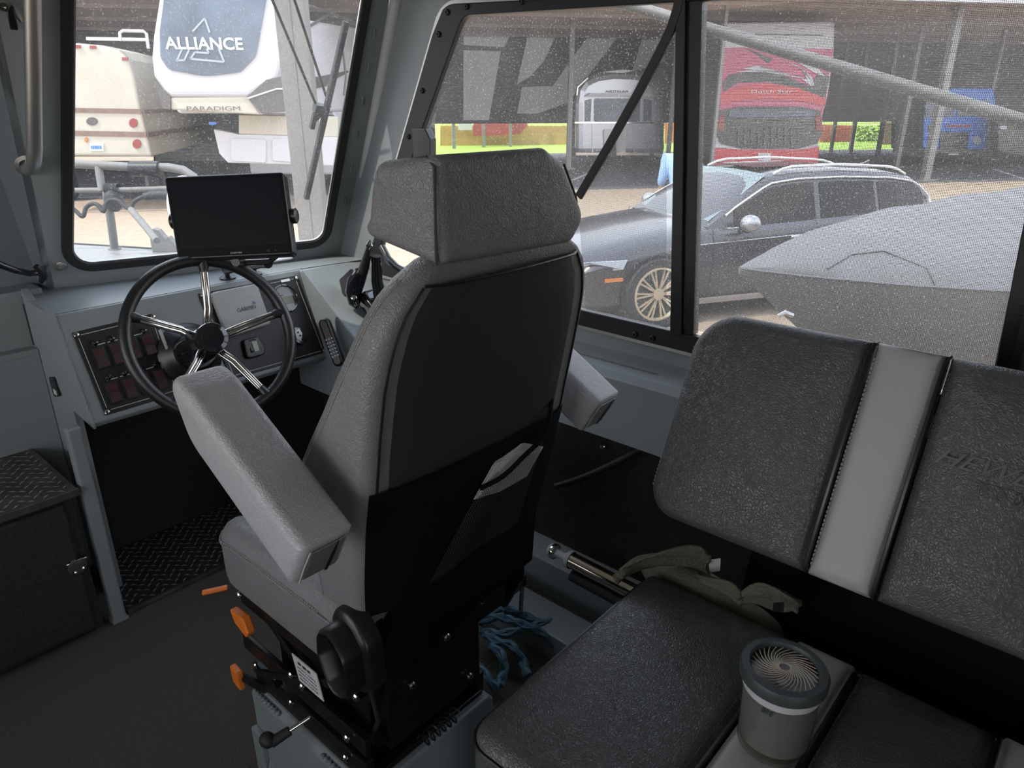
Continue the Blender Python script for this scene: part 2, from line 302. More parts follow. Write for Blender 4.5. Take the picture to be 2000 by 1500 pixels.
def pad(outline, o, u, v, n, thick, er, dome=0.0, back_dome=0.0, b=None, warp=None):
    """cushion: flat outline in (u, v), rounded edges of radius er, thickness along n, domed front"""
    b = b or B(); o, u, v, n = V(o), V(u), V(v), V(n)
    pts = outline if area2(outline) > 0 else outline[::-1]; L = len(pts); nrm = []
    for i in range(L):
        a = V(pts[i - 1]); c = V(pts[(i + 1) % L]); t = (c - a).normalized(); nrm.append(V((t.y, -t.x)))
    cx = sum(p[0] for p in pts) / L; cy = sum(p[1] for p in pts) / L
    PA = np.array(pts, float); ED = np.roll(PA, -1, 0) - PA; LN = np.linalg.norm(ED, axis=1); ok_ = LN > 1e-9
    EN = np.stack([ED[ok_, 1], -ED[ok_, 0]], 1) / LN[ok_][:, None]; DD = (EN * PA[ok_]).sum(1)      # outward half planes
    def ring(inset, h, sc_=1.0):
        P_ = PA - np.array([[q.x, q.y] for q in nrm]) * inset
        for it in range(60):
            v_ = P_ @ EN.T - (DD - inset)[None]; k_ = v_.argmax(1); m_ = v_[np.arange(L), k_]; bad = m_ > 1e-6
            if not bad.any(): break
            P_[bad] -= EN[k_[bad]] * m_[bad][:, None]
        return [(cx + (x - cx) * sc_, cy + (y - cy) * sc_, h) for x, y in P_]
    rings = []; er = min(er, thick * 0.48)
    for s_ in (0.0, 0.35, 0.7): rings.append(ring(er, -back_dome * (1 - s_ ** 2) if back_dome else 0, max(s_, 0.001)))
    for k in range(6):
        a = math.pi / 2 * k / 5; rings.append(ring(er * (1 - math.sin(a)), er * (1 - math.cos(a))))
    for k in range(6):
        a = math.pi / 2 * k / 5; rings.append(ring(er * (1 - math.cos(a)), thick - er + er * math.sin(a)))
    width = min(max(p[0] for p in pts) - min(p[0] for p in pts), max(p[1] for p in pts) - min(p[1] for p in pts)); ex_ = max(0.0, width * 0.44 - er)
    for k in range(1, 6):
        t_ = k / 5; rings.append(ring(er + ex_ * t_, thick + dome * (1 - (1 - t_) ** 2)))
    for s_ in (0.5, 0.001): rings.append(ring((er + ex_), thick + dome, s_))
    W = lambda p: o + u * p[0] + v * p[1] + n * p[2]
    loops = [[(W(p) if warp is None else warp(W(p))) for p in r] for r in rings]
    b.loft(loops, cap=False); return b
def obj(name, b, m, parent=None, smooth=True, bevel=0.0, angle=38, seg=2, uv=None, kind=None, label=None):
    off = V((0, 0, 0)); q = parent
    while q is not None: off += q.location; q = q.parent
    me = bpy.data.meshes.new(name); me.from_pydata([tuple(p - off) for p in b.v], [], b.f)
    bm = bmesh.new(); bm.from_mesh(me); bmesh.ops.remove_doubles(bm, verts=bm.verts, dist=1e-5); bmesh.ops.recalc_face_normals(bm, faces=bm.faces)
    if uv:
        la = bm.loops.layers.uv.new('UVMap')
        for f in bm.faces:
            for l in f.loops: l[la].uv = uv(l.vert.co + off)
    bm.to_mesh(me); bm.free()
    me.materials.append(M[m] if isinstance(m, str) else m)
    if smooth:
        for p in me.polygons: p.use_smooth = True
        me.set_sharp_from_angle(angle=R(angle))
    o = bpy.data.objects.new(name, me); COL.objects.link(o)
    if parent: o.parent = parent
    if bevel:
        md = o.modifiers.new('bevel', 'BEVEL'); md.width = bevel; md.segments = seg; md.limit_method = 'ANGLE'; md.angle_limit = R(40)
    if kind: o['kind'] = kind
    if label: o['label'] = label
    return o
def thing(name, label, cat, loc=(0, 0, 0), group=None):
    o = bpy.data.objects.new(name, None); COL.objects.link(o); o.location = loc; o.empty_display_size = 0.05
    o['label'] = label; o['category'] = cat
    if group: o['group'] = group
    return o
def setting(name, loc=(0, 0, 0), label=None):
    o = bpy.data.objects.new(name, None); COL.objects.link(o); o.location = loc; o['kind'] = 'structure'
    if label: o['label'] = label
    return o
def tag(o, label, cat, group=None):
    o['label'] = label; o['category'] = cat
    if group: o['group'] = group
    return o
def struct(name, b, m, **k):
    o = obj(name, b, m, **k); o['kind'] = 'structure'; return o
def share(src, loc=None, rot=None, parent=None):
    o = src.copy(); COL.objects.link(o); o.parent = parent if parent else src.parent
    if loc is not None: o.location = loc
    if rot is not None: o.rotation_euler = rot
    return o
def text(name, body, o, u, v, size, m, parent, extrude=0.0008, align='CENTER', width=None, bold=0.0, shear=0.0, spacing=1.0):
    """lettering as a flat raised mesh; o is the baseline centre, u the reading direction, v up"""
    cu = bpy.data.curves.new(name, 'FONT'); cu.body = body; cu.size = 1; cu.align_x = align; cu.extrude = 0; cu.shear = shear; cu.space_character = spacing; cu.resolution_u = 3; cu.offset = bold
    t = bpy.data.objects.new(name, cu); COL.objects.link(t)
    dg = bpy.context.evaluated_depsgraph_get(); me = bpy.data.meshes.new_from_object(t.evaluated_get(dg))
    COL.objects.unlink(t); bpy.data.objects.remove(t); bpy.data.curves.remove(cu)
    xs = [p.co.x for p in me.vertices]; wd = (max(xs) - min(xs)) or 1
    sx = width / wd if width else size; u, v = V(u).normalized(), V(v).normalized(); n = u.cross(v).normalized()
    off = V((0, 0, 0)); q = parent
    while q is not None: off += q.location; q = q.parent
    for p in me.vertices: p.co = V(o) - off + u * (p.co.x * sx) + v * (p.co.y * size) + n * extrude
    me.name = name; me.materials.clear(); me.materials.append(M[m])
    ob = bpy.data.objects.new(name, me); COL.objects.link(ob); ob.parent = parent
    return ob
def ring_panel(hole, rect, to3, thick_vec):
    """flat panel with a hole: hole is a loop of (s, h), rect the outer (s0, h0, s1, h1)"""
    s0, h0, s1, h1 = rect; cx = sum(p[0] for p in hole) / len(hole); cy = sum(p[1] for p in hole) / len(hole); out = []
    for p in hole:
        dx, dy = p[0] - cx, p[1] - cy; t = 1e9
        if dx > 1e-9: t = min(t, (s1 - cx) / dx)
        if dx < -1e-9: t = min(t, (s0 - cx) / dx)
        if dy > 1e-9: t = min(t, (h1 - cy) / dy)
        if dy < -1e-9: t = min(t, (h0 - cy) / dy)
        out.append([cx + dx * t, cy + dy * t])
    for c in ((s0, h0), (s1, h0), (s1, h1), (s0, h1)):
        k = min(range(len(out)), key=lambda i: abs(math.remainder(math.atan2(out[i][1] - cy, out[i][0] - cx) - math.atan2(c[1] - cy, c[0] - cx), 2 * math.pi))); out[k] = list(c)
    b = B(); n = len(hole); A = [to3(*p) for p in hole]; O = [to3(*p) for p in out]; tv = V(thick_vec)
    b.add(A + O + [p + tv for p in A] + [p + tv for p in O], [(i, (i + 1) % n, n + (i + 1) % n, n + i) for i in range(n)] + [(2 * n + i, 3 * n + i, 3 * n + (i + 1) % n, 2 * n + (i + 1) % n) for i in range(n)]
          + [(i, 2 * n + i, 2 * n + (i + 1) % n, (i + 1) % n) for i in range(n)] + [(n + i, n + (i + 1) % n, 3 * n + (i + 1) % n, 3 * n + i) for i in range(n)])
    return b
def frame_ring(inner, outer, to3, vec):
    b = B(); n = len(inner); A = [to3(*p) for p in inner]; O = [to3(*p) for p in outer]; tv = V(vec)
    b.add(A + O + [p + tv for p in A] + [p + tv for p in O], [(i, (i + 1) % n, n + (i + 1) % n, n + i) for i in range(n)] + [(2 * n + i, 3 * n + i, 3 * n + (i + 1) % n, 2 * n + (i + 1) % n) for i in range(n)]
          + [(i, 2 * n + i, 2 * n + (i + 1) % n, (i + 1) % n) for i in range(n)] + [(n + i, n + (i + 1) % n, 3 * n + (i + 1) % n, 3 * n + i) for i in range(n)])
    return b
def offset_loop(pts, d):
    L = len(pts); s = 1 if area2(pts) > 0 else -1; out = []
    for i in range(L):
        a = V(pts[i - 1]); c = V(pts[(i + 1) % L]); t = (c - a).normalized(); out.append((pts[i][0] + s * t.y * d, pts[i][1] - s * t.x * d))
    return out
def screw(b, p, n, r=0.006, h=0.003): b.lathe(p, n, [(r, 0), (r, h * 0.6), (r * 0.7, h), (r * 0.35, h), (r * 0.3, h * 0.4), (0, h * 0.4)], 12); return b

def marks(name, n, o, u, v, size, m, parent, width):
    """a row of small printed bars where the photograph's print is too small to read"""
    b = B(); u, v = V(u).normalized(), V(v).normalized(); nn = u.cross(v).normalized(); r_ = random.Random(n * 7 + int(width * 1000)); x = -width / 2; st = width / n
    for k in range(n):
        w_ = st * r_.uniform(0.55, 0.85); b.add([V(o) + u * x + nn * 0.0009, V(o) + u * (x + w_) + nn * 0.0009, V(o) + u * (x + w_) + v * size * 0.7 + nn * 0.0009, V(o) + u * x + v * size * 0.7 + nn * 0.0009], [(0, 1, 2, 3)]); x += st
    return obj(name, b, m, parent, smooth=False, kind='stuff')
# ================================================================== cabin shell
W0 = V((0.79, 2.5, 1.03)); Wd = V((0.975, -0.223, 0)).normalized(); _n = V((-0.223, -0.975, 0)).normalized()
Wu = _n * math.sin(R(25)) + V((0, 0, 1)) * math.cos(R(25)); WN = Wd.cross(Wu).normalized()     # WN points aft, into the cabin
if WN.y > 0: WN = -WN
toW = lambda s, h: W0 + Wd * s + Wu * h
def wsh(px, py, lift=0.0):
    p = onp(px, py, W0 + WN * lift, WN) - W0; return (p.dot(Wd), p.dot(Wu))
def project_loop(inner, outer):
    cx = sum(p[0] for p in inner) / len(inner); cy = sum(p[1] for p in inner) / len(inner); res = []
    for p in inner:
        d = (p[0] - cx, p[1] - cy); best = 1.0
        for i in range(len(outer)):
            a, b = outer[i - 1], outer[i]; ex, ey = b[0] - a[0], b[1] - a[1]; den = d[0] * ey - d[1] * ex
            if abs(den) < 1e-12: continue
            t = ((a[0] - cx) * ey - (a[1] - cy) * ex) / den; u = ((a[0] - cx) * d[1] - (a[1] - cy) * d[0]) / den
            if t > 0.5 and -1e-6 <= u <= 1 + 1e-6: best = t
        res.append((cx + d[0] * best, cy + d[1] * best))
    return res
def isect(a, b, c, d):
    a, b, c, d = V(a), V(b), V(c), V(d); r = b - a; s = d - c; t = ((c - a).x * s.y - (c - a).y * s.x) / (r.x * s.y - r.y * s.x); return tuple(a + r * t)
XS = 1.64
L0, L1 = wsh(126, 100), wsh(126, 440); B0, B1 = wsh(190, 521), wsh(600, 479); R0, R1 = wsh(645, 430), wsh(718, 0)
TOPH = 0.93
topa, topb = (0, TOPH), (1, TOPH)
c_bl, c_br, c_tr, c_tl = isect(L0, L1, B0, B1), isect(B0, B1, R0, R1), isect(R0, R1, topa, topb), isect(L0, L1, topa, topb)
ws_out = resample(round_poly([c_bl, c_br, c_tr, c_tl], [0.075, 0.07, 0.06, 0.06], 8), 0.06)
ws_in = offset_loop(ws_out, -0.020); ws_glass = offset_loop(ws_out, -0.012)
cor0, cor1 = wsh(683, 500), wsh(760, 0)
sR = cor0[0] + 0.0
# front wall, helm side
sLft = wsh(6, 130)[0] - 0.01
fw = setting('wall_front', (0, 2.4, 0), 'grey painted aluminium bulkhead around the windshield')
wp = ring_panel(ws_out, (sLft, -0.16, sR + 0.03, 1.08), toW, -WN * 0.03)
obj('windshield_panel', wp, 'paint', fw, smooth=False)
rt = B(); rt.prism([toW(sLft, -0.10), toW(sLft, 1.08), toW(sLft, 1.08) + V((0, 0.75, 0)), toW(sLft, -0.10) + V((0, 0.3, 0))], Wd * 0.02); obj('pillar_return', rt, 'paintd', fw, smooth=False)  # darker grey than the pillar, painting in the darkness of the return
# raised bead along the corner, coloured paler to paint in the light it catches
rb = B(); pa, pb = toW(*wsh(681, 500, 0.0)) + WN * 0.012, toW(*wsh(778, -40, 0.0)) + WN * 0.012
for k, (dx) in enumerate([0]):
    rb.tube([pa, pb], 0.021, 14)
obj('pillar_rib', rb, 'ribm', fw)
wl = B()
for (x0, y0), (x1, y1), cnt in (((735, 40), (668, 430), 6), ((820, 40), (755, 420), 5)):
    for k in range(cnt):
        t = (k + 0.5) / cnt; q = toW(*wsh(x0 + (x1 - x0) * t, y0 + (y1 - y0) * t)) + WN * 0.002
        for j in range(4): wl.ball(q + Wu * (j * 0.007), 0.0045, n=5)
obj('weld_spots', wl, 'paint', fw, kind='stuff')
# windshield
win1 = setting('window_1', (0, 2.4, 0), 'front windshield with rounded black gasket')
obj('gasket', frame_ring(ws_in, offset_loop(ws_out, 0.010), toW, WN * 0.012), 'rubber', win1, smooth=False, bevel=0.004)
obj('inner_trim', frame_ring(offset_loop(ws_in, -0.004), offset_loop(ws_in, 0.001), toW, WN * 0.006), 'alu', win1, smooth=False)
g = B(); g.add([toW(*p) - WN * 0.012 for p in ws_glass], [tuple(range(len(ws_glass)))]); obj('pane', g, 'wglass', win1, smooth=False)
# wiper outside the windshield
wz = -0.05
wi = thing('windshield_wiper', 'black wiper blade on twin arms lying slanted across the outside of the windshield', 'wiper', toW(*wsh(625, 210)) - WN * 0.05)
def wpt(px, py, out=0.05): return toW(*wsh(px, py, -out)) - WN * out
wb = B(); a_, b_ = wpt(676, 42), wpt(598, 388)
dirw = (b_ - a_).normalized(); sidew = dirw.cross(WN).normalized()
wb.obox((a_ + b_) / 2, sidew, dirw, WN, 0.018, (b_ - a_).length, 0.022); obj('wiper_blade', wb, 'rubber', wi, bevel=0.004)
for pth in (((528, -10), (617, 204)), ((572, -10), (637, 188))):
    ar = B(); ar.tube([wpt(*pth[0], 0.07), wpt(*pth[1], 0.07)], 0.0045, 8); obj('wiper_arm', ar, 'blackm', wi)
hb = B(); hb.obox(wpt(626, 212, 0.065), sidew, dirw, WN, 0.045, 0.028, 0.03); hb.cyl(wpt(615, 235, 0.06), wpt(645, 205, 0.06), 0.007); hb.obox(wpt(612, 236, 0.06), sidew, dirw, WN, 0.015, 0.055, 0.02)
obj('blade_holder', hb, 'blackm', wi, bevel=0.003)

# ---------------------------------------------------------------- starboard wall
toS = lambda y, z: V((XS, y, z))
syz = lambda px, py: (lambda p: (p.y, p.z))(atx(px, py, XS))
F0, F1 = syz(859, 35), syz(792, 267); BB0, BB1 = syz(1149, 637), syz(1312, 678); A0, A1 = syz(1984, 718), syz(2012, 600); T0, T1 = syz(885, 8), syz(1330, -14)
sw_c = [isect(F0, F1, BB0, BB1), isect(BB0, BB1, A0, A1), isect(A0, A1, T0, T1), isect(F0, F1, T0, T1)]
sw_out = resample(round_poly(sw_c, [0.06, 0.03, 0.03, 0.085], 8), 0.07)
G0, G1 = syz(906, 40), syz(826, 262); GB0, GB1 = syz(1149, 606), syz(1308, 643); GT0, GT1 = syz(910, 31), syz(1320, 6); GA0, GA1 = syz(1944, 712), syz(1985, 520)
gc = [isect(G0, G1, GB0, GB1), isect(GB0, GB1, GA0, GA1), isect(GA0, GA1, GT0, GT1), isect(G0, G1, GT0, GT1)]
sw_in = resample(round_poly(gc, [0.05, 0.02, 0.02, 0.05], 8), 0.07)
yF = 2.36
sb = setting('wall_starboard', (XS, 0, 0), 'grey painted starboard side of the cabin')
# upper wall around the window; the front edge follows the raked corner
ring_sw = ring_panel(sw_out, (-1.7, 0.84, yF + 0.1, 1.98), toS, (0.035, 0, 0))
def clipf(v):
    lim = yF - 0.44 * (v.z - 0.93); return V((v.x, min(v.y, lim), v.z))
ring_sw.v = [clipf(v) for v in ring_sw.v]; obj('window_surround', ring_sw, 'paint', sb, smooth=False)
# ledge, lower painted box and carpeted side
lo = B(); y0, y1 = -1.7, 1.75
for (a, c2) in (((XS, 0.845), (1.565, 0.815)), ((1.565, 0.815), (1.545, 0.800)), ((1.545, 0.800), (1.535, 0.625)), ((1.535, 0.625), (1.60, 0.615))):
    lo.strip([(a[0], y0, a[1]), (a[0], y1, a[1])], [(c2[0], y0, c2[1]), (c2[0], y1, c2[1])])
lo.add([(XS, y1, 0.845), (1.565, y1, 0.815), (1.545, y1, 0.80), (1.535, y1, 0.625), (1.60, y1, 0.615), (XS, y1, 0.615)], [(0, 1, 2, 3, 4, 5)])
obj('side_ledge', lo, 'paint', sb, smooth=False)
wd2 = B()
for k in range(60):
    y = 1.25 - k * 0.006; wd2.ball((1.592 + 0.002 * (k % 2), y, 0.829), 0.0042 if k < 16 else 0.0022, n=4)
obj('weld_bead', wd2, 'paint', sb, kind='stuff')
cs = B(); cs.box((1.60, -1.7, 0.0), (1.66, 2.53, 0.62)); obj('side_carpet', cs, 'carpetd', sb, smooth=False)
kb = B(); kb.prism([(1.60, 1.9, 0.0), (1.52, 1.9, 0.0), (1.52, 1.9, 0.13), (1.60, 1.9, 0.16)], (0, -3.4, 0)); obj('kick_rail', kb, 'paint', sb, smooth=False, bevel=0.004)
kb = B(); kb.prism([(1.42, 1.9, 0.0), (1.30, 1.9, 0.0), (1.30, 1.9, 0.09), (1.42, 1.9, 0.09)], (0, -3.4, 0)); obj('floor_rail', kb, 'paint', sb, smooth=False, bevel=0.004)
# window_2: flange, bolts, sliding frames, panes, screen
win2 = setting('window_2', (XS, 0.9, 1.2), 'sliding side window in a black bolted frame with a slanted bar and insect screen')
obj('frame', frame_ring(sw_in, project_loop(sw_in, sw_out), lambda y, z: V((XS - 0.012, y, z)), (0.024, 0, 0)), 'blackm', win2, smooth=False, bevel=0.003)
obj('flange', frame_ring(offset_loop(sw_out, -0.012), offset_loop(sw_out, 0.012), lambda y, z: V((XS - 0.006, y, z)), (0.006, 0, 0)), 'alu', win2, smooth=False, bevel=0.002)
for (px, py) in ((874, 24), (912, 13), (1019, 4), (857, 67), (825, 177), (798, 267), (1241, 653), (1275, 660)):
    s_ = B(); p = atx(px, py, XS - 0.012); screw(s_, p, (-1, 0, 0), 0.0085, 0.006); obj('bolt', s_, 'blackm', win2)
def vbar(pxs, x0, x1, name, m, ztop=None, zbot=None):
    (xa, ya), (xb, yb), (xc, yc), (xd, yd) = pxs
    P = [atx(xa, ya, x0), atx(xb, yb, x0), atx(xc, yc, x0), atx(xd, yd, x0)]
    b = B(); b.prism(P, (x1 - x0, 0, 0)); return obj(name, b, m, win2, smooth=False, bevel=0.002)
vbar([(1308, 655), (1320, -10), (1338, -10), (1329, 655)], XS - 0.02, XS + 0.012, 'mullion', 'blackm')
vbar([(1329, 655), (1338, -10), (1350, -10), (1338, 655)], XS + 0.0, XS + 0.014, 'glazing_channel', 'alu')
vbar([(1336, 655), (1346, -10), (1371, -10), (1354, 655)], XS - 0.008, XS + 0.02, 'mullion', 'blackm')
vbar([(1944, 715), (2010, 380), (2045, 380), (1986, 722)], XS - 0.022, XS + 0.02, 'end_bar', 'blackm')
# slanted bar that curves into the head of the mullion
dp = [(1128, 385), (1185, 288), (1240, 190), (1285, 105), (1308, 58), (1322, 15), (1326, -12)]
db = B(); P = [atx(a, c, XS - 0.022) for a, c in dp]; L_, R_ = [], []
for i, p in enumerate(P):
    t = (P[min(i + 1, len(P) - 1)] - P[max(i - 1, 0)]).normalized(); nn = V((0, -t.z, t.y)); L_.append(p + nn * 0.0115); R_.append(p - nn * 0.0115)
db.loft([[l, r, r + V((0.01, 0, 0)), l + V((0.01, 0, 0))] for l, r in zip(L_, R_)]); obj('slanted_bar', db, 'blackm', win2, smooth=False, bevel=0.002)
gl = B(); gi = offset_loop(sw_in, 0.006); gl.add([V((XS + 0.004, p[0], p[1])) for p in gi], [tuple(range(len(gi)))]); obj('pane', gl, 'sglass', win2, smooth=False)
sc_pts = [atx(1371, 12, XS), atx(1371, 620, XS), atx(1950, 760, XS), atx(2008, 430, XS), atx(2080, -60, XS)]
sn = B(); ztop = gc[2][1]; zb = gc[0][1]; ya = gc[1][0]; ym = atx(1346, 300, XS).y
sn.add([V((XS - 0.004, ym, zb)), V((XS - 0.004, ya, zb)), V((XS - 0.004, ya, ztop)), V((XS - 0.004, ym, ztop))], [(0, 1, 2, 3)])
obj('insect_screen', sn, 'bug', win2, smooth=False, uv=lambda c: (c.y, c.z))
sn = B(); sn.add([V((XS - 0.010, p.y, p.z)) for p in (atx(1132, 385, XS), atx(1306, 50, XS), atx(1306, 640, XS), atx(1149, 604, XS))], [(0, 1, 2, 3)])
obj('insect_screen', sn, 'bug', win2, smooth=False, uv=lambda c: (c.y, c.z))
lt = B(); p = atx(838, 270, XS - 0.02); lt.prism([p + V((0, 0.05, 0.03)), p + V((0, -0.012, 0.03)), p + V((0, -0.034, 0.0)), p + V((0, -0.030, -0.07)), p + V((0, 0.05, -0.07))], (-0.028, 0, 0)); obj('latch', lt, 'black', win2, smooth=False, bevel=0.003)
br = B(); p = atx(1994, 640, XS - 0.04)
for k in range(90):
    a = random.uniform(0, 6.28); z = random.uniform(-0.10, 0.06); br.add([p + V((0, 0, z)), p + V((0, 0.0015, z + 0.001)), p + V((-abs(math.cos(a)) * 0.012, math.sin(a) * 0.02 + 0.006, z + 0.004))], [(0, 1, 2)])
br.box((p.x - 0.004, p.y - 0.012, p.z - 0.1), (p.x + 0.004, p.y + 0.002, p.z + 0.08)); obj('brush_seal', br, 'rubber', win2, smooth=False, kind='stuff')
# ---------------------------------------------------------------- floor, ceiling, unseen port and aft sides
fl = B(); fl.box((-1.15, -1.7, -0.05), (1.66, 2.75, 0.0)); o = struct('floor', fl, 'carpet', smooth=False)
ce = B(); ce.box((-1.80, -1.8, 1.98), (1.75, 2.1, 2.02)); ce.box((-2.3, 2.1, 1.98), (0.62, 3.1, 2.02)); ce.box((-2.3, -1.8, 1.98), (-1.80, 2.1, 2.02)); struct('ceiling', ce, 'ceil', smooth=False)  # overhang past port side and bow is added, unseen, to keep sun out
pw = B(); pw.box((-1.2, -1.7, -0.05), (-1.15, 2.75, 0.80)); pw.box((-1.2, -1.7, 0.80), (-1.15, 0.0, 2.0)); pw.box((-1.2, 0.0, 1.92), (-1.15, 2.45, 2.0)); pw.box((-1.2, 2.45, 0.80), (-1.15, 2.75, 1.92))
struct('wall_port', pw, 'paint', smooth=False)
aw = B(); aw.box((-1.15, -1.75, -0.05), (-0.9, -1.7, 2.0)); aw.box((-0.3, -1.75, -0.05), (1.66, -1.7, 2.0)); aw.box((-0.9, -1.75, 1.88), (-0.3, -1.7, 2.0))
struct('wall_aft', aw, 'paint', smooth=False)
# hull topsides seen from outside
hl = B(); hl.box((1.66, -2.0, -0.35), (1.69, 2.4, 0.9)); hl.box((-1.25, -2.0, -0.35), (-1.2, 2.4, 0.7)); struct('trim_1', hl, 'paint', smooth=False)
# ---------------------------------------------------------------- centre passage: step, bulkhead, door
bh = setting('wall_bow', (0, 2.5, 0), 'grey bulkhead below the bow door')
b_ = B(); b_.box((-1.15, 2.47, 0), (0.60, 2.50, 0.80)); b_.box((-1.15, 2.47, 0.78), (0.60, 2.66, 0.80)); obj('riser_panel', b_, 'paint', bh, smooth=False, bevel=0.003)
b_ = B(); b_.prism([(0.60, 2.27, 0.0), (0.60, 2.50, 0.0), (0.60, 2.50, 0.98), (0.60, 2.42, 0.94), (0.60, 2.30, 0.80), (0.60, 2.27, 0.66)], (0.02, 0, 0)); obj('console_side', b_, 'paint', bh, smooth=False)
b_ = B(); b_.box((0.40, 2.52, 0.78), (0.66, 2.66, 0.97)); obj('sill_block', b_, 'paint', bh, smooth=False)
dr = setting('door_1', (0.3, 2.62, 0.8), 'dark grey bow door at the left edge')
b_ = B(); b_.box((-0.35, 2.62, 0.80), (0.80, 2.65, 2.2)); obj('door_panel', b_, 'paintd', dr, smooth=False)
b_ = B(); b_.box((-1.15, 2.60, 0.80), (-0.35, 2.66, 1.98)); obj('jamb_panel', b_, 'paint', dr, smooth=False)
hp = [onp(x, y, W0 + WN * 0.05, WN) for x, y in ((-30, 500), (0, 517), (30, 528), (58, 534), (74, 532))]
b_ = B(); b_.tube(hp, [0.012, 0.011, 0.010, 0.009, 0.010], 12); hn = obj('handle', b_, 'gloss', dr, label='black lever handle')
b_ = B(); b_.tube([onp(x, y, W0 + WN * 0.05, WN) for x, y in ((70, 520), (80, 530), (85, 541), (80, 551))], [0.009, 0.013, 0.012, 0.007], 10); obj('lever_tip', b_, 'black', hn)
b_ = B(); q = toW(*wsh(119, 519)); b_.lathe(q, WN, [(0.016, 0), (0.016, 0.003), (0.012, 0.005), (0.011, 0.003), (0, 0.003)]); ob = thing('snap_button', 'small round steel stud on the grey wall below the windshield corner', 'button', q)
obj('base', b_, 'alu', ob); b_ = B(); b_.obox(q + WN * 0.005, Wd, Wu, WN, 0.004, 0.012, 0.005); b_.obox(q + WN * 0.005 + Wu * 0.005, Wd, Wu, WN, 0.010, 0.003, 0.005); b_.obox(q + WN * 0.005 - Wu * 0.005, Wd, Wu, WN, 0.010, 0.003, 0.005); obj('slot', b_, 'chrome', ob)
# grab rail
gr = thing('grab_rail', 'satin aluminium vertical grab rail on the pillar left of the windshield', 'grab rail', toW(*wsh(66, 320)))
lift = 0.05
gp = [onp(x, y, W0 + WN * lift, WN) for x, y in ((62, -60), (64, 60), (66, 180), (68, 290))]
gp2 = [onp(67, 312, W0 + WN * 0.042, WN), onp(64, 326, W0 + WN * 0.025, WN), onp(54, 330, W0 + WN * 0.0, WN)]
b_ = B(); b_.tube(gp + gp2, 0.0195, 16); obj('tube', b_, 'alu', gr)
b_ = B(); q = toW(*wsh(52, 322)); b_.lathe(q, WN, [(0.03, 0), (0.03, 0.004), (0.02, 0.008)]); obj('mounting_foot', b_, 'alu', gr)
cl = thing('door_catch', 'small black catch hanging at the top left corner beside the grab rail', 'catch', onp(20, 20, W0 + WN * 0.03, WN))
b_ = B(); q = onp(23, 34, W0 + WN * 0.03, WN); b_.obox(q, Wd, Wu, WN, 0.017, 0.055, 0.015); obj('tongue', b_, 'gloss', cl, bevel=0.003)
b_ = B(); b_.tube([onp(x, y, W0 + WN * 0.02, WN) for x, y in ((-20, -6), (4, 8), (20, 10), (44, 40))], 0.008, 8); obj('arm', b_, 'alu', cl)
b_ = B(); q = onp(6, 10, W0 + WN * 0.03, WN); screw(b_, q, WN, 0.014, 0.01); obj('bolt', b_, 'chrome', cl)
# step with tread plate
def tread(name, plate_pts, zt, m, parent, pitch=0.036, edge=True, thick=0.006):
    b = B(); b.prism([(x, y, zt - thick) for x, y in plate_pts], (0, 0, thick)); obj(name, b, m, parent, smooth=False)
    xs = [p[0] for p in plate_pts]; ys = [p[1] for p in plate_pts]; bb = B(); i = 0; y = min(ys) + 0.016
    while y < max(ys) - 0.008:
        x = min(xs) + 0.014 + (pitch / 2 if i % 2 else 0); j = 0
        while x < max(xs) - 0.010:
            an = R(42) if (i + j) % 2 else R(-42); u = V((math.cos(an), math.sin(an), 0)); v_ = V((-u.y, u.x, 0)); c = V((x, y, zt))
            bb.add([c - u * 0.013, c - v_ * 0.0035 + V((0, 0, 0.0018)), c + u * 0.013, c + v_ * 0.0035 + V((0, 0, 0.0018)), c + V((0, 0, 0.0026))], [(0, 1, 4), (1, 2, 4), (2, 3, 4), (3, 0, 4)])
            x += pitch; j += 1
        y += pitch * 0.55; i += 1
    obj('tread_bars', bb, 'bars', parent, smooth=False, kind='stuff')
st = thing('step_box', 'carpeted step locker with diamond tread plate top and round latch, left of the console', 'step', (0.1, 2.3, 0))
b_ = B(); b_.box((-0.40, 2.105, 0.02), (0.50, 2.468, 0.474)); obj('body', b_, 'carpetd', st, smooth=False)
b_ = B(); b_.box((-0.36, 2.090, 0.035), (0.475, 2.104, 0.455)); obj('locker_door', b_, 'carpetd', st, smooth=False, bevel=0.006)
tread('tread_plate', [(-0.40, 2.09), (0.515, 2.09), (0.515, 2.468), (-0.40, 2.468)], 0.490, 'tread', st)
b_ = B(); b_.box((-0.40, 2.082, 0.470), (0.518, 2.092, 0.493)); obj('nosing', b_, 'tread', st, smooth=False, bevel=0.002)
q = aty(150, 1105, 2.09); b_ = B(); b_.lathe(q, (0, -1, 0), [(0.026, 0), (0.026, 0.004), (0.020, 0.006), (0.018, 0.001), (0, 0.001)]); lk = obj('latch', b_, 'chrome', st)
b_ = B(); b_.obox(q + V((0.0, -0.008, 0.018)), (1, 0, 0), (0, 0, 1), (0, 1, 0), 0.055, 0.008, 0.006); obj('finger_bar', b_, 'chrome', lk, bevel=0.002)
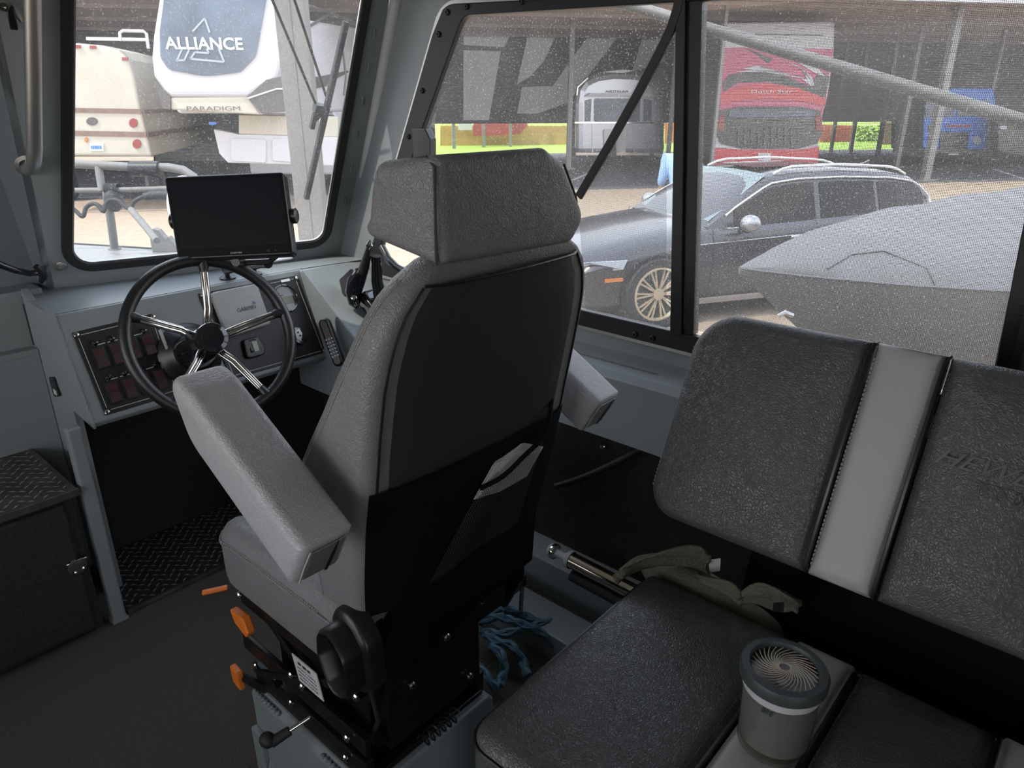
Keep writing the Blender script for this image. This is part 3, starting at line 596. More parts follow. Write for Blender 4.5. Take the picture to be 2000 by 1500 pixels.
# console leg, dark wall behind, footrest
lg = thing('console_leg', 'grey square tube standing on the carpet under the console corner', 'post', (0.545, 2.12, 0))
b_ = B(); b_.box((0.528, 2.105, 0.0), (0.566, 2.14, 0.66)); obj('tube', b_, 'paint', lg, smooth=False, bevel=0.006)
b_ = B(); b_.box((0.524, 2.101, 0.0), (0.570, 2.144, 0.012)); obj('foot', b_, 'paint', lg, smooth=False, bevel=0.002)
b_ = B(); b_.box((0.60, 2.50, 0.0), (1.69, 2.53, 0.93)); b_.box((1.645, 1.7, 0.60), (1.69, 2.53, 0.93)); struct('wall_footwell', b_, 'carpetd', smooth=False)
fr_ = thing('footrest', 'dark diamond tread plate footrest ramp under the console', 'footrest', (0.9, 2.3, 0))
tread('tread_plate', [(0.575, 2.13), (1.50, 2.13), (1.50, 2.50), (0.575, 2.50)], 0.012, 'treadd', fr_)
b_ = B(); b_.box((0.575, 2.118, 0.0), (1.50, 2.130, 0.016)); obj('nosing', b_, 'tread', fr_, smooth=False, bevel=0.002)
mtree = fr_
# ================================================================== helm console
DP = V((0, 2.106, 0.656)); DN = V((0, -0.931, 0.365)).normalized(); DU = V((1, 0, 0)); DV = V((0, 0.365, 0.931)).normalized()
dash = lambda px, py, lift=0.0: onp(px, py, DP + DN * lift, DN)
co = thing('helm_console', 'grey painted aluminium helm console under the windshield', 'console', (1.0, 2.2, 0.656))
prof = [(2.106, 0.656), (2.220, 0.947), (2.222, 0.952), (2.47, 0.952), (2.47, 0.90), (2.245, 0.90), (2.140, 0.640), (2.118, 0.640)]
b_ = B(); b_.prism([(0.598, y, z) for y, z in prof], (0.79, 0, 0)); obj('dash_shell', b_, 'paint', co, smooth=False, bevel=0.004)
b_ = B(); b_.prism([(0.596, 2.108, 0.640), (0.596, 2.106, 0.660), (0.596, 2.222, 0.950), (0.596, 2.40, 0.950), (0.596, 2.44, 0.86), (0.596, 2.40, 0.76), (0.596, 2.30, 0.66)], (0.006, 0, 0)); obj('end_plate', b_, 'paint', co, smooth=False)
wb_ = B()
for k in range(70): t = k / 69; wb_.ball(V((0.598, 2.106, 0.656)).lerp(V((0.598, 2.221, 0.951)), t), 0.0028, n=4)
for k in range(16): t = k / 15; wb_.ball(V((0.598, 2.221, 0.951)).lerp(V((0.598, 2.30, 0.952)), t), 0.0035, n=4)
obj('weld_bead', wb_, 'paint', co, kind='stuff')
# top fillet to the angled corner, widening to starboard
b_ = B(); b_.prism([(0.60, 2.23, 0.9525), (1.376, 2.23, 0.9525), (1.64, 2.19, 0.9525), (1.64, 2.36, 0.9525), (1.426, 2.45, 0.9525), (0.60, 2.60, 0.9525)], (0, 0, 0.001)); obj('dash_top', b_, 'paint', co, smooth=False)
# side pod with the throttle
sl = lambda y: 0.951 - (2.20 - y) * 0.70
b_ = B(); b_.prism([(1.376, 2.30, 0.951), (1.376, 2.20, 0.951), (1.376, 1.78, sl(1.78)), (1.376, 1.80, 0.50), (1.376, 2.30, 0.50)], (0.264, 0, 0)); obj('side_pod', b_, 'paint', co, smooth=False, bevel=0.006)
wb_ = B()
for k in range(110): t = k / 109; wb_.ball(V((1.376, 2.20, 0.951)).lerp(V((1.376, 1.78, sl(1.78))), t), 0.003, n=4)
obj('weld_bead', wb_, 'paint', co, kind='stuff')
# slotted latch in the console end
sp = thing('slot_latch', 'black oval slot latch in the left end of the grey console', 'latch', atx(108, 756, 0.594))
pl = [(y, z) for y, z in ((-0.030, -0.020), (0.024, -0.040), (0.030, 0.026), (-0.022, 0.038))]
q = atx(108, 756, 0.594); b_ = B(); b_.prism([q + V((0, y, z)) for y, z in round_poly(pl, 0.012, 5)], (-0.004, 0, 0)); obj('surround', b_, 'black', sp)
b_ = B(); b_.box(q + V((-0.006, -0.014, -0.022)), q + V((-0.004, 0.006, -0.006))); obj('catch', b_, 'white', sp)

def plane_quad(pts, lift=0.0): return [dash(x, y, lift) for x, y in pts]
def inst_panel(name, label, pix, thick=0.004):
    c = sum(plane_quad(pix), V()) / 4; t = thing(name, label, 'panel', c)
    Q = plane_quad(pix); b = B(); b.prism(Q, DN * thick); obj('plate', b, 'blackm', t, smooth=False, bevel=0.0015)
    cc = c + DN * thick; In = [p + DN * thick + (cc - (p + DN * thick)).normalized() * 0.016 for p in Q]
    ln = B()
    for i in range(4):
        a, d = In[i], In[(i + 1) % 4]; dd = (d - a).normalized(); a2, d2 = a + dd * 0.008, d - dd * 0.008
        ln.obox((a2 + d2) / 2 + DN * 0.0003, dd, dd.cross(DN), DN, (a2 - d2).length, 0.0016, 0.0008)
    obj('pinstripe', ln, 'line', t, smooth=False)
    for i in range(4):
        s_ = B(); screw(s_, Q[i] + DN * thick + (cc - Q[i]).normalized() * 0.011, DN, 0.0075, 0.003); obj('screw', s_, 'chrome', t)
    return t, In
# left: switch panel
P1 = [(140, 650), (300, 612), (352, 768), (205, 812)]
swp, In = inst_panel('switch_panel', 'black switch panel with a white pinstripe and two rows of rockers, left of the wheel', P1)
t00, t10, t11, t01 = In
def sp_at(u, v, l=0.0): return (t00 * (1 - u) * (1 - v) + t10 * u * (1 - v) + t11 * u * v + t01 * (1 - u) * v) + DN * l
exu = (t10 - t00).normalized(); exv = DN.cross(exu).normalized()
if exv.z < 0: exv = -exv
for row, v0 in ((0, 0.34), (1, 0.80)):
    for k in range(4):
        u = 0.16 + k * 0.225; q = sp_at(u, v0)
        f = B(); f.obox(q + DN * 0.002, exu, exv, DN, 0.036, 0.066, 0.004); fr2 = obj('rocker_frame', f, 'black', swp, smooth=False, bevel=0.0015)
        r_ = B(); w2 = 0.0145; h2 = 0.028
        pr = [(-h2, 0.004), (-h2, 0.011), (0, 0.006), (h2, 0.012), (h2, 0.004)]
        r_.prism([q - exu * w2 + exv * a + DN * c2 for a, c2 in pr], exu * 2 * w2); rk = obj('rocker', r_, 'rocker', fr2, smooth=False, bevel=0.001)
        mk = B(); mk.obox(q + exv * 0.014 + DN * 0.0102, exu, (exv + DN * 0.2).normalized(), DN, 0.012, 0.005, 0.0012); obj('mark', mk, 'redmark', rk, smooth=False)
        k_ = B(); qq = q + exv * 0.046; k_.lathe(qq, DN, [(0.010, 0), (0.010, 0.003), (0.006, 0.005), (0.006, 0.012), (0.004, 0.013), (0, 0.013)], 12); obj('breaker_button', k_, 'gloss', swp)
    marks('switch_legend', 4, sp_at(0.5, v0 - 0.165, 0.0005), exu, exv, 0.004, 'line', swp, 0.15)
# right: instrument panel
P2 = [(386, 574), (580, 538), (637, 688), (450, 742)]
ins, In2 = inst_panel('instrument_panel', 'black instrument panel with gauges, to the right behind the wheel', P2)
b_ = B(); q = dash(557, 548, 0.006); b_.obox(q, DU, DV, DN, 0.035, 0.010, 0.004); obj('name_badge', b_, 'alu', ins, smooth=False, bevel=0.001)
# covered chart plotter with logo
cv = thing('plotter_cover', 'light grey protective cover with ridges and blue-tipped lettering on the instrument panel', 'cover', dash(460, 600))
cq = [dash(x, y, 0.004) for x, y in ((407, 574), (497, 556), (525, 634), (440, 662))]
cc = sum(cq, V()) / 4; cu_ = (cq[1] - cq[0]).normalized(); cvv = DN.cross(cu_).normalized(); cvv = cvv if cvv.z > 0 else -cvv
ol = [((p - cc).dot(cu_), (p - cc).dot(cvv)) for p in cq][::-1]
obj('shell', pad(round_poly(ol, 0.012, 5), cc, cu_, cvv, DN, 0.022, 0.006, 0.002), 'cover', cv)
rg = B()
for s_ in (-0.028, -0.010, 0.020, 0.034):
    rg.tube([cc + cu_ * (x * 0.012) + cvv * (s_ + 0.0035 * math.sin(x * 0.9)) + DN * 0.0225 for x in range(-4, 5)], 0.0016, 6)
obj('ridges', rg, 'cover', cv)
lo_ = cc + cvv * -0.007 + cu_ * 0.012 + DN * 0.025
text('lettering', 'GARMIN', lo_, cu_, cvv, 0.019, 'textd', cv, width=0.066)
b_ = B(); q = lo_ + cu_ * 0.026 + cvv * 0.016 + DN * 0.001; b_.add([q, q + cu_ * 0.012, q + cu_ * 0.006 + cvv * 0.010], [(0, 1, 2)]); obj('blue_triangle', b_, 'blue', cv, smooth=False)
# round multifunction gauge
ga = thing('round_gauge', 'round black digital gauge with a rectangular display, top right of the instrument panel', 'gauge', dash(556, 580))
q = dash(556, 584, 0.004); b_ = B(); b_.lathe(q, DN, [(0.050, 0), (0.050, 0.006), (0.046, 0.009), (0.043, 0.006), (0, 0.006)], 40); obj('bezel', b_, 'gloss', ga)
b_ = B(); b_.obox(q + DV * -0.006 + DN * 0.007 + DU * 0.004, DU, DV, DN, 0.046, 0.026, 0.002); obj('display', b_, 'lcd', ga, smooth=False, bevel=0.0005)
marks('legend', 5, q + DV * 0.022 - DU * 0.008 + DN * 0.007, DU, DV, 0.004, 'line', ga, 0.018)
b_ = B(); b_.obox(q + DV * 0.013 - DU * 0.012 + DN * 0.007, DU, DV, DN, 0.014, 0.003, 0.001); obj('red_mark', b_, 'redmark', ga, smooth=False)
# small digital gauge below the cover
g2 = thing('square_gauge', 'small dark square gauge with an upright pale display, below the light grey cover', 'gauge', dash(495, 676))
q = dash(493, 678, 0.004)
hx = [(-0.036, -0.030), (-0.030, 0.030), (0.024, 0.030), (0.036, -0.012), (0.026, -0.034), (-0.020, -0.034)]
b_ = pad(round_poly(hx, 0.010, 4), q, DU, DV, DN, 0.014, 0.004); obj('housing', b_, 'black', g2)
b_ = B(); b_.obox(q + DN * 0.015 + DU * 0.004, DU, DV, DN, 0.018, 0.034, 0.002); obj('display', b_, 'lcd2', g2, smooth=False, bevel=0.0005)
b_ = B(); b_.obox(q + DN * 0.015 + DV * 0.023, DU, DV, DN, 0.022, 0.005, 0.002); obj('button', b_, 'rubber', g2, smooth=False, bevel=0.0005)
# oval key pad to the right
g3 = thing('ignition_pad', 'round black and silver ignition pad at the right edge of the instrument panel', 'switch', dash(585, 660))
q = dash(583, 656, 0.004); b_ = B(); b_.lathe(q, DN, [(0.031, 0), (0.031, 0.008), (0.027, 0.012), (0, 0.012)], 30); obj('housing', b_, 'gloss', g3)
b_ = B(); b_.prism([q + DN * 0.012 + DU * x + DV * y for x, y in ((-0.018, 0.018), (0.004, 0.024), (0.010, 0.006), (-0.002, -0.022), (-0.018, -0.012))], DN * 0.002); obj('silver_plate', b_, 'alu', g3, smooth=False, bevel=0.001)
for k in range(3):
    b_ = B(); b_.ball(q + DN * 0.015 + DU * (-0.006 + 0.004 * k) + DV * (0.012 - 0.013 * k), 0.0035, n=6); obj('key', b_, 'black', g3)
# narrow keypad / handset clipped on the console edge
hs = thing('handset', 'black handset with a slanted keypad clipped beside the instrument panel', 'handset', dash(650, 665, 0.02))
ha, hb_ = atx(634, 622, 1.335), atx(668, 714, 1.335); hN = V((-0.80, -0.55, 0.25)).normalized(); hd = (hb_ - ha).normalized(); hw = hd.cross(hN).normalized(); hc = (ha + hb_) / 2; hl_ = (hb_ - ha).length
olh = round_poly([(-hl_ / 2, -0.019), (hl_ / 2, -0.018), (hl_ / 2, 0.018), (-hl_ / 2, 0.019)], 0.018, 6)
obj('case', pad(olh, hc - hN * 0.005, hd, hw, hN, 0.034, 0.009), 'black', hs)
kk = None
for i in range(6):
    for j in range(3):
        q = hc + hd * (-0.012 + i * 0.012) + hw * (-0.010 + j * 0.010) + hN * 0.029
        if kk is None:
            b_ = B(); b_.ball(q, 0.0030, n=5); kk = obj('key', b_, 'white', hs)
            k0 = q
        else:
            n_ = share(kk, q - k0 + kk.location)
b_ = B(); b_.obox(hc + hd * -0.030 + hN * 0.030, hd, hw, hN, 0.008, 0.012, 0.003); obj('red_key', b_, 'redmark', hs, smooth=False, bevel=0.001)
# ================================================================== steering wheel
WHT, WHY, WR, WL = R(25), R(-7), 0.222, 0.27
wN = V((math.sin(WHY) * math.cos(WHT), -math.cos(WHY) * math.cos(WHT), math.sin(WHT))); wU = -wN.cross(V((0, 0, 1))).normalized()
if wU.x < 0: wU = -wU
wV = wN.cross(wU).normalized(); wV = wV if wV.z > 0 else -wV
base = dash(370, 692); hub = base + wN * WL
wh = thing('steering_wheel', 'black gripped steering wheel with five polished steel spokes', 'steering wheel', tuple(base))
rim = [hub + (wU * math.cos(a) + wV * math.sin(a)) * WR for a in [2 * math.pi * k / 96 for k in range(96)]]
b_ = B(); b_.tube(rim, 0.0165, 16, closed=True); obj('rim', b_, 'grip', wh)
for k in range(5):
    an = R(90 + 72 * k - 9); d = wU * math.cos(an) + wV * math.sin(an); s_ = d.cross(wN)
    sk = B()
    for sg in (-1, 1):
        sk.tube([hub - wN * 0.045 + d * 0.02 + s_ * sg * 0.0065, hub - wN * 0.035 + d * 0.055 + s_ * sg * 0.0065, hub - wN * 0.010 + d * 0.085 + s_ * sg * 0.006, hub + d * (WR - 0.014) + s_ * sg * 0.0055], 0.0058, 10)
    o = obj('spoke', sk, 'chrome', wh)
    b_ = B(); b_.cyl(hub + d * (WR - 0.034), hub + d * (WR - 0.008), 0.011, 0.016, 14); obj('socket', b_, 'grip', o)
b_ = B(); b_.lathe(hub - wN * 0.03, wN, [(0.030, -0.02), (0.044, 0.0), (0.045, 0.022), (0.042, 0.028), (0.030, 0.031), (0.029, 0.029), (0, 0.030)], 36); obj('hub_cap', b_, 'gloss', wh)
b_ = B(); b_.lathe(base, wN, [(0.062, 0.0), (0.060, 0.10), (0.050, 0.16), (0.044, 0.20), (0.028, 0.225), (0.028, 0.24)], 30); obj('tilt_housing', b_, 'gloss', wh)
b_ = B(); b_.lathe(base, DN, [(0.098, 0.0), (0.098, 0.010), (0.090, 0.020), (0.078, 0.030), (0.068, 0.055), (0.060, 0.06)], 36); obj('bezel', b_, 'black', wh)
b_ = B(); b_.tube([base + DU * -0.07 + DV * 0.03 + DN * 0.03, base + DU * -0.075 + DV * 0.09 + DN * 0.035], 0.005, 8); obj('tilt_lever', b_, 'cover', wh)
# ================================================================== display on a ball mount
dq = [atd(320, 345, 2.0), atd(552, 335, 2.0), atd(573, 497, 2.0), atd(347, 508, 2.0)]
dc = sum(dq, V()) / 4; du = (dq[1] - dq[0] + dq[2] - dq[3]).normalized(); dn = (dq[1] - dq[0]).cross(dq[3] - dq[0]).normalized()
if dn.dot(Cc - dc) < 0: dn = -dn
dv = dn.cross(du).normalized(); dv = dv if dv.z > 0 else -dv
mo = thing('chart_display', 'black flat chart display with a blank screen on a bracket above the wheel', 'display', dc)
ol = [((p - dc).dot(du), (p - dc).dot(dv)) for p in dq][::-1]
obj('housing', pad(round_poly(ol, 0.010, 4), dc - dn * 0.045, du, dv, dn, 0.045, 0.006), 'black', mo)
olg = offset_loop(round_poly(ol, 0.006, 3), -0.006) if area2(ol) > 0 else ol
b_ = B(); b_.prism([dc + du * x + dv * y + dn * 0.0002 for x, y in olg], dn * 0.0015); obj('screen', b_, 'screen', mo, smooth=False)
b_ = B(); olb = [(x * 0.93, y * 0.80 + 0.008) for x, y in ol]; b_.prism([dc + du * x + dv * y + dn * 0.0018 for x, y in olb], dn * 0.0004); obj('active_area', b_, mat('display_area', (0.010, 0.012, 0.018), 0.16), mo, smooth=False)
text('lettering', 'GARMIN', dc - dv * 0.107 + du * 0.015 + dn * 0.002, du, dv, 0.007, 'line', mo, width=0.032)
b_ = B(); b_.lathe(dc - dv * 0.103 + du * 0.105 + dn * 0.0017, dn, [(0.004, 0), (0.004, 0.001), (0, 0.001)], 12); b_.lathe(dc - dv * 0.103 + du * 0.125 + dn * 0.0017, dn, [(0.003, 0), (0.003, 0.001), (0, 0.001)], 12); obj('key', b_, 'rubber', mo)
for sg in (-1, 1):
    b_ = B(); q = dc + du * sg * 0.168 - dn * 0.035; b_.lathe(q - du * sg * 0.004, du * sg, [(0.022, 0), (0.022, 0.012), (0.016, 0.016), (0, 0.016)], 16); obj('mount_knob', b_, 'black', mo)
b_ = B(); b_.tube([dc + du * 0.150 - dn * 0.05, dc + du * 0.13 - dn * 0.08 - dv * 0.08, dc + du * 0.08 - dn * 0.08 - dv * 0.118, dc - du * 0.08 - dn * 0.08 - dv * 0.118, dc - du * 0.13 - dn * 0.08 - dv * 0.08, dc - du * 0.150 - dn * 0.05], 0.009, 8); obj('bail_bracket', b_, 'black', mo)
bm_ = thing('ball_mount', 'black ball mount with a pale plate holding the chart display above the dash', 'mount', (1.17, 2.18, 0.953))
pc = atz(500, 513, 1.045)
b_ = B(); b_.prism([pc + V((x, y, 0)) for x, y in round_poly([(-0.10, -0.035), (0.11, -0.035), (0.13, 0.04), (-0.10, 0.05)], 0.02, 5)], (0, 0, 0.004)); obj('plate', b_, 'white', bm_, smooth=False)
for k, (px, py) in enumerate(((445, 545), (497, 537))):
    f = atz(px, py, 0.953); b_ = B(); b_.lathe(f, (0, 0, 1), [(0.026, 0), (0.026, 0.006), (0.016, 0.012), (0.009, 0.016), (0.009, 0.026), (0.016, 0.034), (0.016, 0.046), (0.010, 0.05), (0, 0.05)], 20); obj('ball_base', b_, 'black', bm_)
    t_ = pc + V((-0.04 + 0.08 * k, 0.0, 0)); b_ = B(); b_.tube([f + V((0, 0, 0.03)), f.lerp(t_, 0.5) + V((0, 0, 0.012)), t_ + V((0, 0, -0.01))], [0.014, 0.012, 0.014], 12); obj('clamp_arm', b_, 'black', bm_)
b_ = B(); b_.tube([pc + V((0, 0, 0.004)), dc - dv * 0.125 - dn * 0.03], 0.012, 12); b_.ball(pc + V((0, 0, 0.02)), 0.017, n=8); obj('ball_stud', b_, 'black', bm_)
# ================================================================== throttle on the pod
tb = V((1.52, 1.98, sl(1.98) + 0.004)); tn = V((0, -0.573, 0.819)).normalized(); tv_ = V((0, 0.819, 0.573))
th = thing('throttle_control', 'glossy black throttle lever on the side pod behind the seat headrest', 'throttle', tuple(tb))
tq = atx(738, 530, 1.52)
obj('base_box', pad(round_poly([(-0.05, -0.08), (0.05, -0.08), (0.05, 0.08), (-0.05, 0.08)], 0.03, 5), tb, (1, 0, 0), tv_, tn, 0.06, 0.018), 'gloss', th)
p0, p1 = atx(735, 500, 1.50), atx(690, 572, 1.47)
b_ = B(); b_.tube([tb + tn * 0.05, tb.lerp(p0, 0.6), p0 + V((0, 0, 0.0))], [0.024, 0.02, 0.016], 12); obj('lever', b_, 'gloss', th)
hd_ = [atx(722, 478, 1.48), atx(712, 520, 1.475), atx(702, 548, 1.47), atx(696, 568, 1.468), atx(690, 590, 1.466)]
b_ = B(); b_.tube(hd_, [0.010, 0.017, 0.021, 0.020, 0.014], 10); obj('strap', b_, 'black', th)
gp_ = [atx(702, 530, 1.455), atx(692, 548, 1.45), atx(687, 570, 1.445), atx(690, 592, 1.445), atx(697, 600, 1.445)]
b_ = B(); b_.tube(gp_, [0.016, 0.024, 0.023, 0.017, 0.008], 14); obj('grip', b_, 'gloss', th)
b_ = B(); b_.prism([atx(x, y, 1.47) for x, y in ((668, 545), (690, 524), (700, 560), (676, 580))], (-0.014, 0, 0)); obj('trim_paddle', b_, 'black', th, smooth=False, bevel=0.003)
q = atx(691, 582, 1.423); b_ = B(); b_.lathe(q, (Cc - q).normalized(), [(0.010, 0), (0.010, 0.003), (0.006, 0.005), (0, 0.005)], 14); obj('end_button', b_, 'chrome', th)
b_ = B(); b_.tube([atx(716, 480, 1.47), atx(722, 470, 1.47), atx(727, 480, 1.47), atx(722, 488, 1.47)], 0.0035, 8, closed=True); obj('strap_ring', b_, 'chrome', th)
b_ = B(); b_.tube([atx(746, 482, 1.56), atx(758, 505, 1.55), atx(775, 522, 1.54), atx(800, 535, 1.53)], 0.012, 10); ob = obj('corrugated_hose', b_, 'black'); tag(ob, 'black hose curving behind the headrest beside the throttle', 'hose')
# ================================================================== seat riser
rs = thing('seat_riser', 'grey welded aluminium box bolted to the carpet under the helm seat', 'seat base', (0.83, 1.09, 0))
b_ = B(); b_.prism([(0.56, 1.300, 0.0), (0.56, 1.300, 0.235), (0.575, 1.300, 0.25), (0.905, 1.300, 0.25), (0.920, 1.300, 0.235), (0.920, 1.300, 0.0)], (0, -0.43, 0)); obj('box', b_, 'paint', rs, smooth=False, bevel=0.006)
b_ = B(); b_.prism([(0.50, 1.26, 0.0), (0.56, 1.26, 0.0), (0.56, 1.26, 0.06), (0.545, 1.26, 0.012), (0.50, 1.26, 0.012)], (0, -0.36, 0)); obj('flange', b_, 'paint', rs, smooth=False, bevel=0.002)
b_ = B()
for k in range(9): b_.ball((0.563, 1.285 - k * 0.012, 0.245), 0.006, n=4)
for k in range(9): b_.ball((0.563, 1.02 - k * 0.012, 0.245), 0.006, n=4)
obj('weld_spots', b_, 'paint', rs, kind='stuff')
for y in (1.22, 0.98):
    b_ = B(); screw(b_, (0.53, y, 0.012), (0, 0, 1), 0.014, 0.008); obj('bolt', b_, 'chrome', rs)
b_ = B(); b_.box((0.545, 1.262, 0.0), (0.562, 1.30, 0.14)); obj('gusset', b_, 'paint', rs, smooth=False, bevel=0.004)
# ================================================================== helm seat
hs_ = thing('helm_chair', 'grey leather helm seat with headrest and armrests on a black suspension base', 'seat', (0.82, 1.05, 0.25))
def rrect(cx, hw, yr, yf, z, rr, rf, tw=0.0, n=7):
    """closed loop: rounded rectangle in plan; rr rear corner radius, rf front"""
    pts = round_poly([(cx - hw, yr), (cx + hw, yr), (cx + hw, yf), (cx - hw, yf)], [rr, rr, rf, rf], n); return [V((x, y, z)) for x, y in pts]
CX = 0.822
# (z, half width, rear y, front y)
prof = [(0.600, 0.205, 0.895, 0.985), (0.620, 0.228, 0.876, 1.000), (0.66, 0.243, 0.862, 1.004), (0.75, 0.252, 0.843, 1.000), (0.85, 0.256, 0.823, 0.998), (0.94, 0.256, 0.803, 0.992), (0.985, 0.256, 0.795, 0.962),
        (1.05, 0.256, 0.782, 0.915), (1.117, 0.254, 0.768, 0.872), (1.17, 0.248, 0.755, 0.840), (1.21, 0.237, 0.746, 0.822), (1.245, 0.218, 0.738, 0.808), (1.270, 0.193, 0.733, 0.798), (1.290, 0.160, 0.730, 0.790), (1.300, 0.125, 0.731, 0.785), (1.305, 0.08, 0.738, 0.778)]
b_ = B(); b_.loft([rrect(CX, hw, yr, yf, z, 0.026, min(0.035, (yf - yr) * 0.45)) for z, hw, yr, yf in prof]); bk = obj('backrest', b_, 'leather', hs_, angle=60)
# rear panel, coloured darker to paint in its shade, slightly proud of the rear face
def arc_panel(z0, z1, inset, lift, th=0.006, nz=16, nx=12, bulge=0.012, hwf=None):
    front, L_ = [], []
    for i in range(nz + 1):
        z = z0 + (z1 - z0) * i / nz
        for a, c in zip(prof, prof[1:]):
            if a[0] <= z <= c[0]:
                t = (z - a[0]) / (c[0] - a[0]); hw = a[1] + (c[1] - a[1]) * t; yr = a[2] + (c[2] - a[2]) * t
        hw -= inset
        if hwf: hw = hwf(z, hw)
        front.append([V((CX + hw * (2 * k / nx - 1), yr - lift - bulge * (1 - (2 * k / nx - 1) ** 2) + (0.012 if k in (0, nx) else 0), z)) for k in range(nx + 1)])
    return front
fp = arc_panel(0.67, 1.262, 0.026, 0.003); b_ = B()
for i in range(len(fp) - 1): b_.strip(fp[i], fp[i + 1])
obj('rear_panel', b_, 'shell', hs_, angle=60)
# piping seams
ed = [r[0] + V((-0.001, -0.010, 0)) for r in fp]; b_ = B(); b_.tube(ed, 0.0022, 6); ed2 = [r[-1] + V((0.001, -0.010, 0)) for r in fp]; b_.tube(ed2, 0.0022, 6); b_.tube([p + V((0, -0.011, 0.002)) for p in fp[-1]], 0.0022, 6)
obj('piping', b_, 'black', hs_)
def stitches(name, path, m, parent, step=0.0075, ln=0.0045, r=0.0009):
    b = B(); acc = 0.0
    for a, c in zip(path, path[1:]):
        a, c = V(a), V(c); d = (c - a).length; t = (c - a).normalized(); x = step - acc if acc else 0
        while x + ln < d: b.tube([a + t * x, a + t * (x + ln)], r, 4); x += step
        acc = 0
    return obj(name, b, m, parent, smooth=False, kind='stuff')
# stitched seam along the front bolster on the near side
sm = [V((CX - hw - 0.0005, yf - 0.030, z)) for z, hw, yr, yf in prof[2:13]]; stitches('side_stitching', sm, 'thread', hs_)
b_ = B(); b_.tube([V((CX - hw + 0.001, yf - 0.034, z)) for z, hw, yr, yf in prof[2:13]], 0.0025, 6); obj('side_piping', b_, 'leather', hs_)
# black fabric wrap and net pocket on the lower back
fp2 = arc_panel(0.665, 0.935, 0.012, 0.010, hwf=None, bulge=0.016); b_ = B()
for i in range(len(fp2) - 1): b_.strip(fp2[i], fp2[i + 1])
obj('lower_back_wrap', b_, 'blackfab', hs_)
NT = [(0.775, 1.005), (0.80, 1.03), (0.84, 1.05), (0.88, 1.065)]
pk = B(); rows = []
for i in range(9):
    t = i / 8; zt = 0.705 + 0.165 * t; row = []
    for k in range(13):
        u = k / 12; x = CX - 0.12 + 0.10 * t + (0.235 - 0.06 * t) * u + 0.10 * (1 - t) * (u - 0.5) * 0; z = zt + 0.050 * u * t + (u - .5) * 0.02
        for a, c in zip(prof, prof[1:]):
            if a[0] <= z <= c[0]: yr = a[2] + (c[2] - a[2]) * (z - a[0]) / (c[0] - a[0])
        row.append(V((x, yr - 0.034 - 0.020 * math.sin(math.pi * u) * t - 0.004 * math.sin(9 * u), z)))
    rows.append(row)
for i in range(8): pk.strip(rows[i], rows[i + 1])
obj('net_pocket', pk, 'net', hs_, uv=lambda c: (c.x + c.z * 0.3, c.z))
b_ = B(); b_.tube(rows[-1], 0.0045, 6); b_.tube([rows[-1][-1], rows[-1][-1] + V((0.03, 0.02, 0.03)), rows[-1][-1] + V((0.06, 0.05, 0.06))], 0.0045, 6); obj('pocket_hem', b_, 'blackfab', hs_)
# headrest
hro = [(0.640, 1.296), (0.640, 1.440), (0.862, 1.440), (0.900, 1.418), (0.968, 1.328), (0.930, 1.288)]
def hrw(p):
    t = (p.y - 0.695) / 0.135; k = (1.44 - p.z) / 0.15
    return V((p.x - 0.010 * t * (1 if p.x < CX else -1), p.y - 0.010 * (1 - k) * 0 + (0.035 * (k - 0.35) if t > 0.5 else 0), p.z - (0.014 * t if p.z > 1.4 else 0) + (0.03 * t if p.z < 1.32 else 0)))
hb2 = pad(resample(round_poly(hro, [0.014, 0.016, 0.02, 0.03, 0.03, 0.025], 5), 0.03), (0, 0.690, 0), (1, 0, 0), (0, 0, 1), (0, 1, 0), 0.135, 0.018, 0.004, 0.004, warp=hrw)
hr = obj('headrest', hb2, 'leather', hs_, angle=60)
b_ = B(); b_.tube([(0.640, 0.700, 1.300), (0.636, 0.6945, 1.36), (0.640, 0.697, 1.425), (0.648, 0.72, 1.436), (0.65, 0.80, 1.424)], 0.0022, 6); b_.tube([(0.966, 0.71, 1.327), (0.945, 0.70, 1.36), (0.905, 0.695, 1.413)], 0.002, 6); obj('seam', b_, 'threadd', hr)
for sx in (-0.05, 0.05):
    b_ = B(); b_.cyl((CX + sx, 0.755, 1.27), (CX + sx, 0.755, 1.33), 0.006); obj('headrest_post', b_, 'chrome', hs_)
# cushion
cu_o = round_poly([(0.560, 0.90), (1.085, 0.90), (1.085, 1.40), (0.560, 1.40)], [0.03, 0.03, 0.10, 0.10], 8)
def cushw(p):
    t = (p.y - 0.90) / 0.50; return V((p.x, p.y, p.z + 0.020 * math.exp(-((abs(p.x - CX) - 0.22) / 0.05) ** 2) * (p.z > 0.6) - 0.035 * max(0, t - 0.75) * 4 * (p.z > 0.6) * t + (0.03 * (1 - t) if p.z < 0.56 else 0) * 0))
obj('seat_cushion', pad(resample(cu_o, 0.04), (0, 0, 0.505), (1, 0, 0), (0, 1, 0), (0, 0, 1), 0.150, 0.035, 0.004, warp=cushw), 'leather', hs_, angle=60)
cl_ = offset_loop(resample(cu_o, 0.03), 0.001); stitches('cushion_stitching', [cushw(V((x, y, 0.632))) + V((0, 0, 0)) for x, y in cl_], 'thread', hs_)
b_ = B(); b_.tube([cushw(V((x, y, 0.627))) for x, y in cl_], 0.0026, 6, closed=True); obj('cushion_piping', b_, 'leather', hs_)
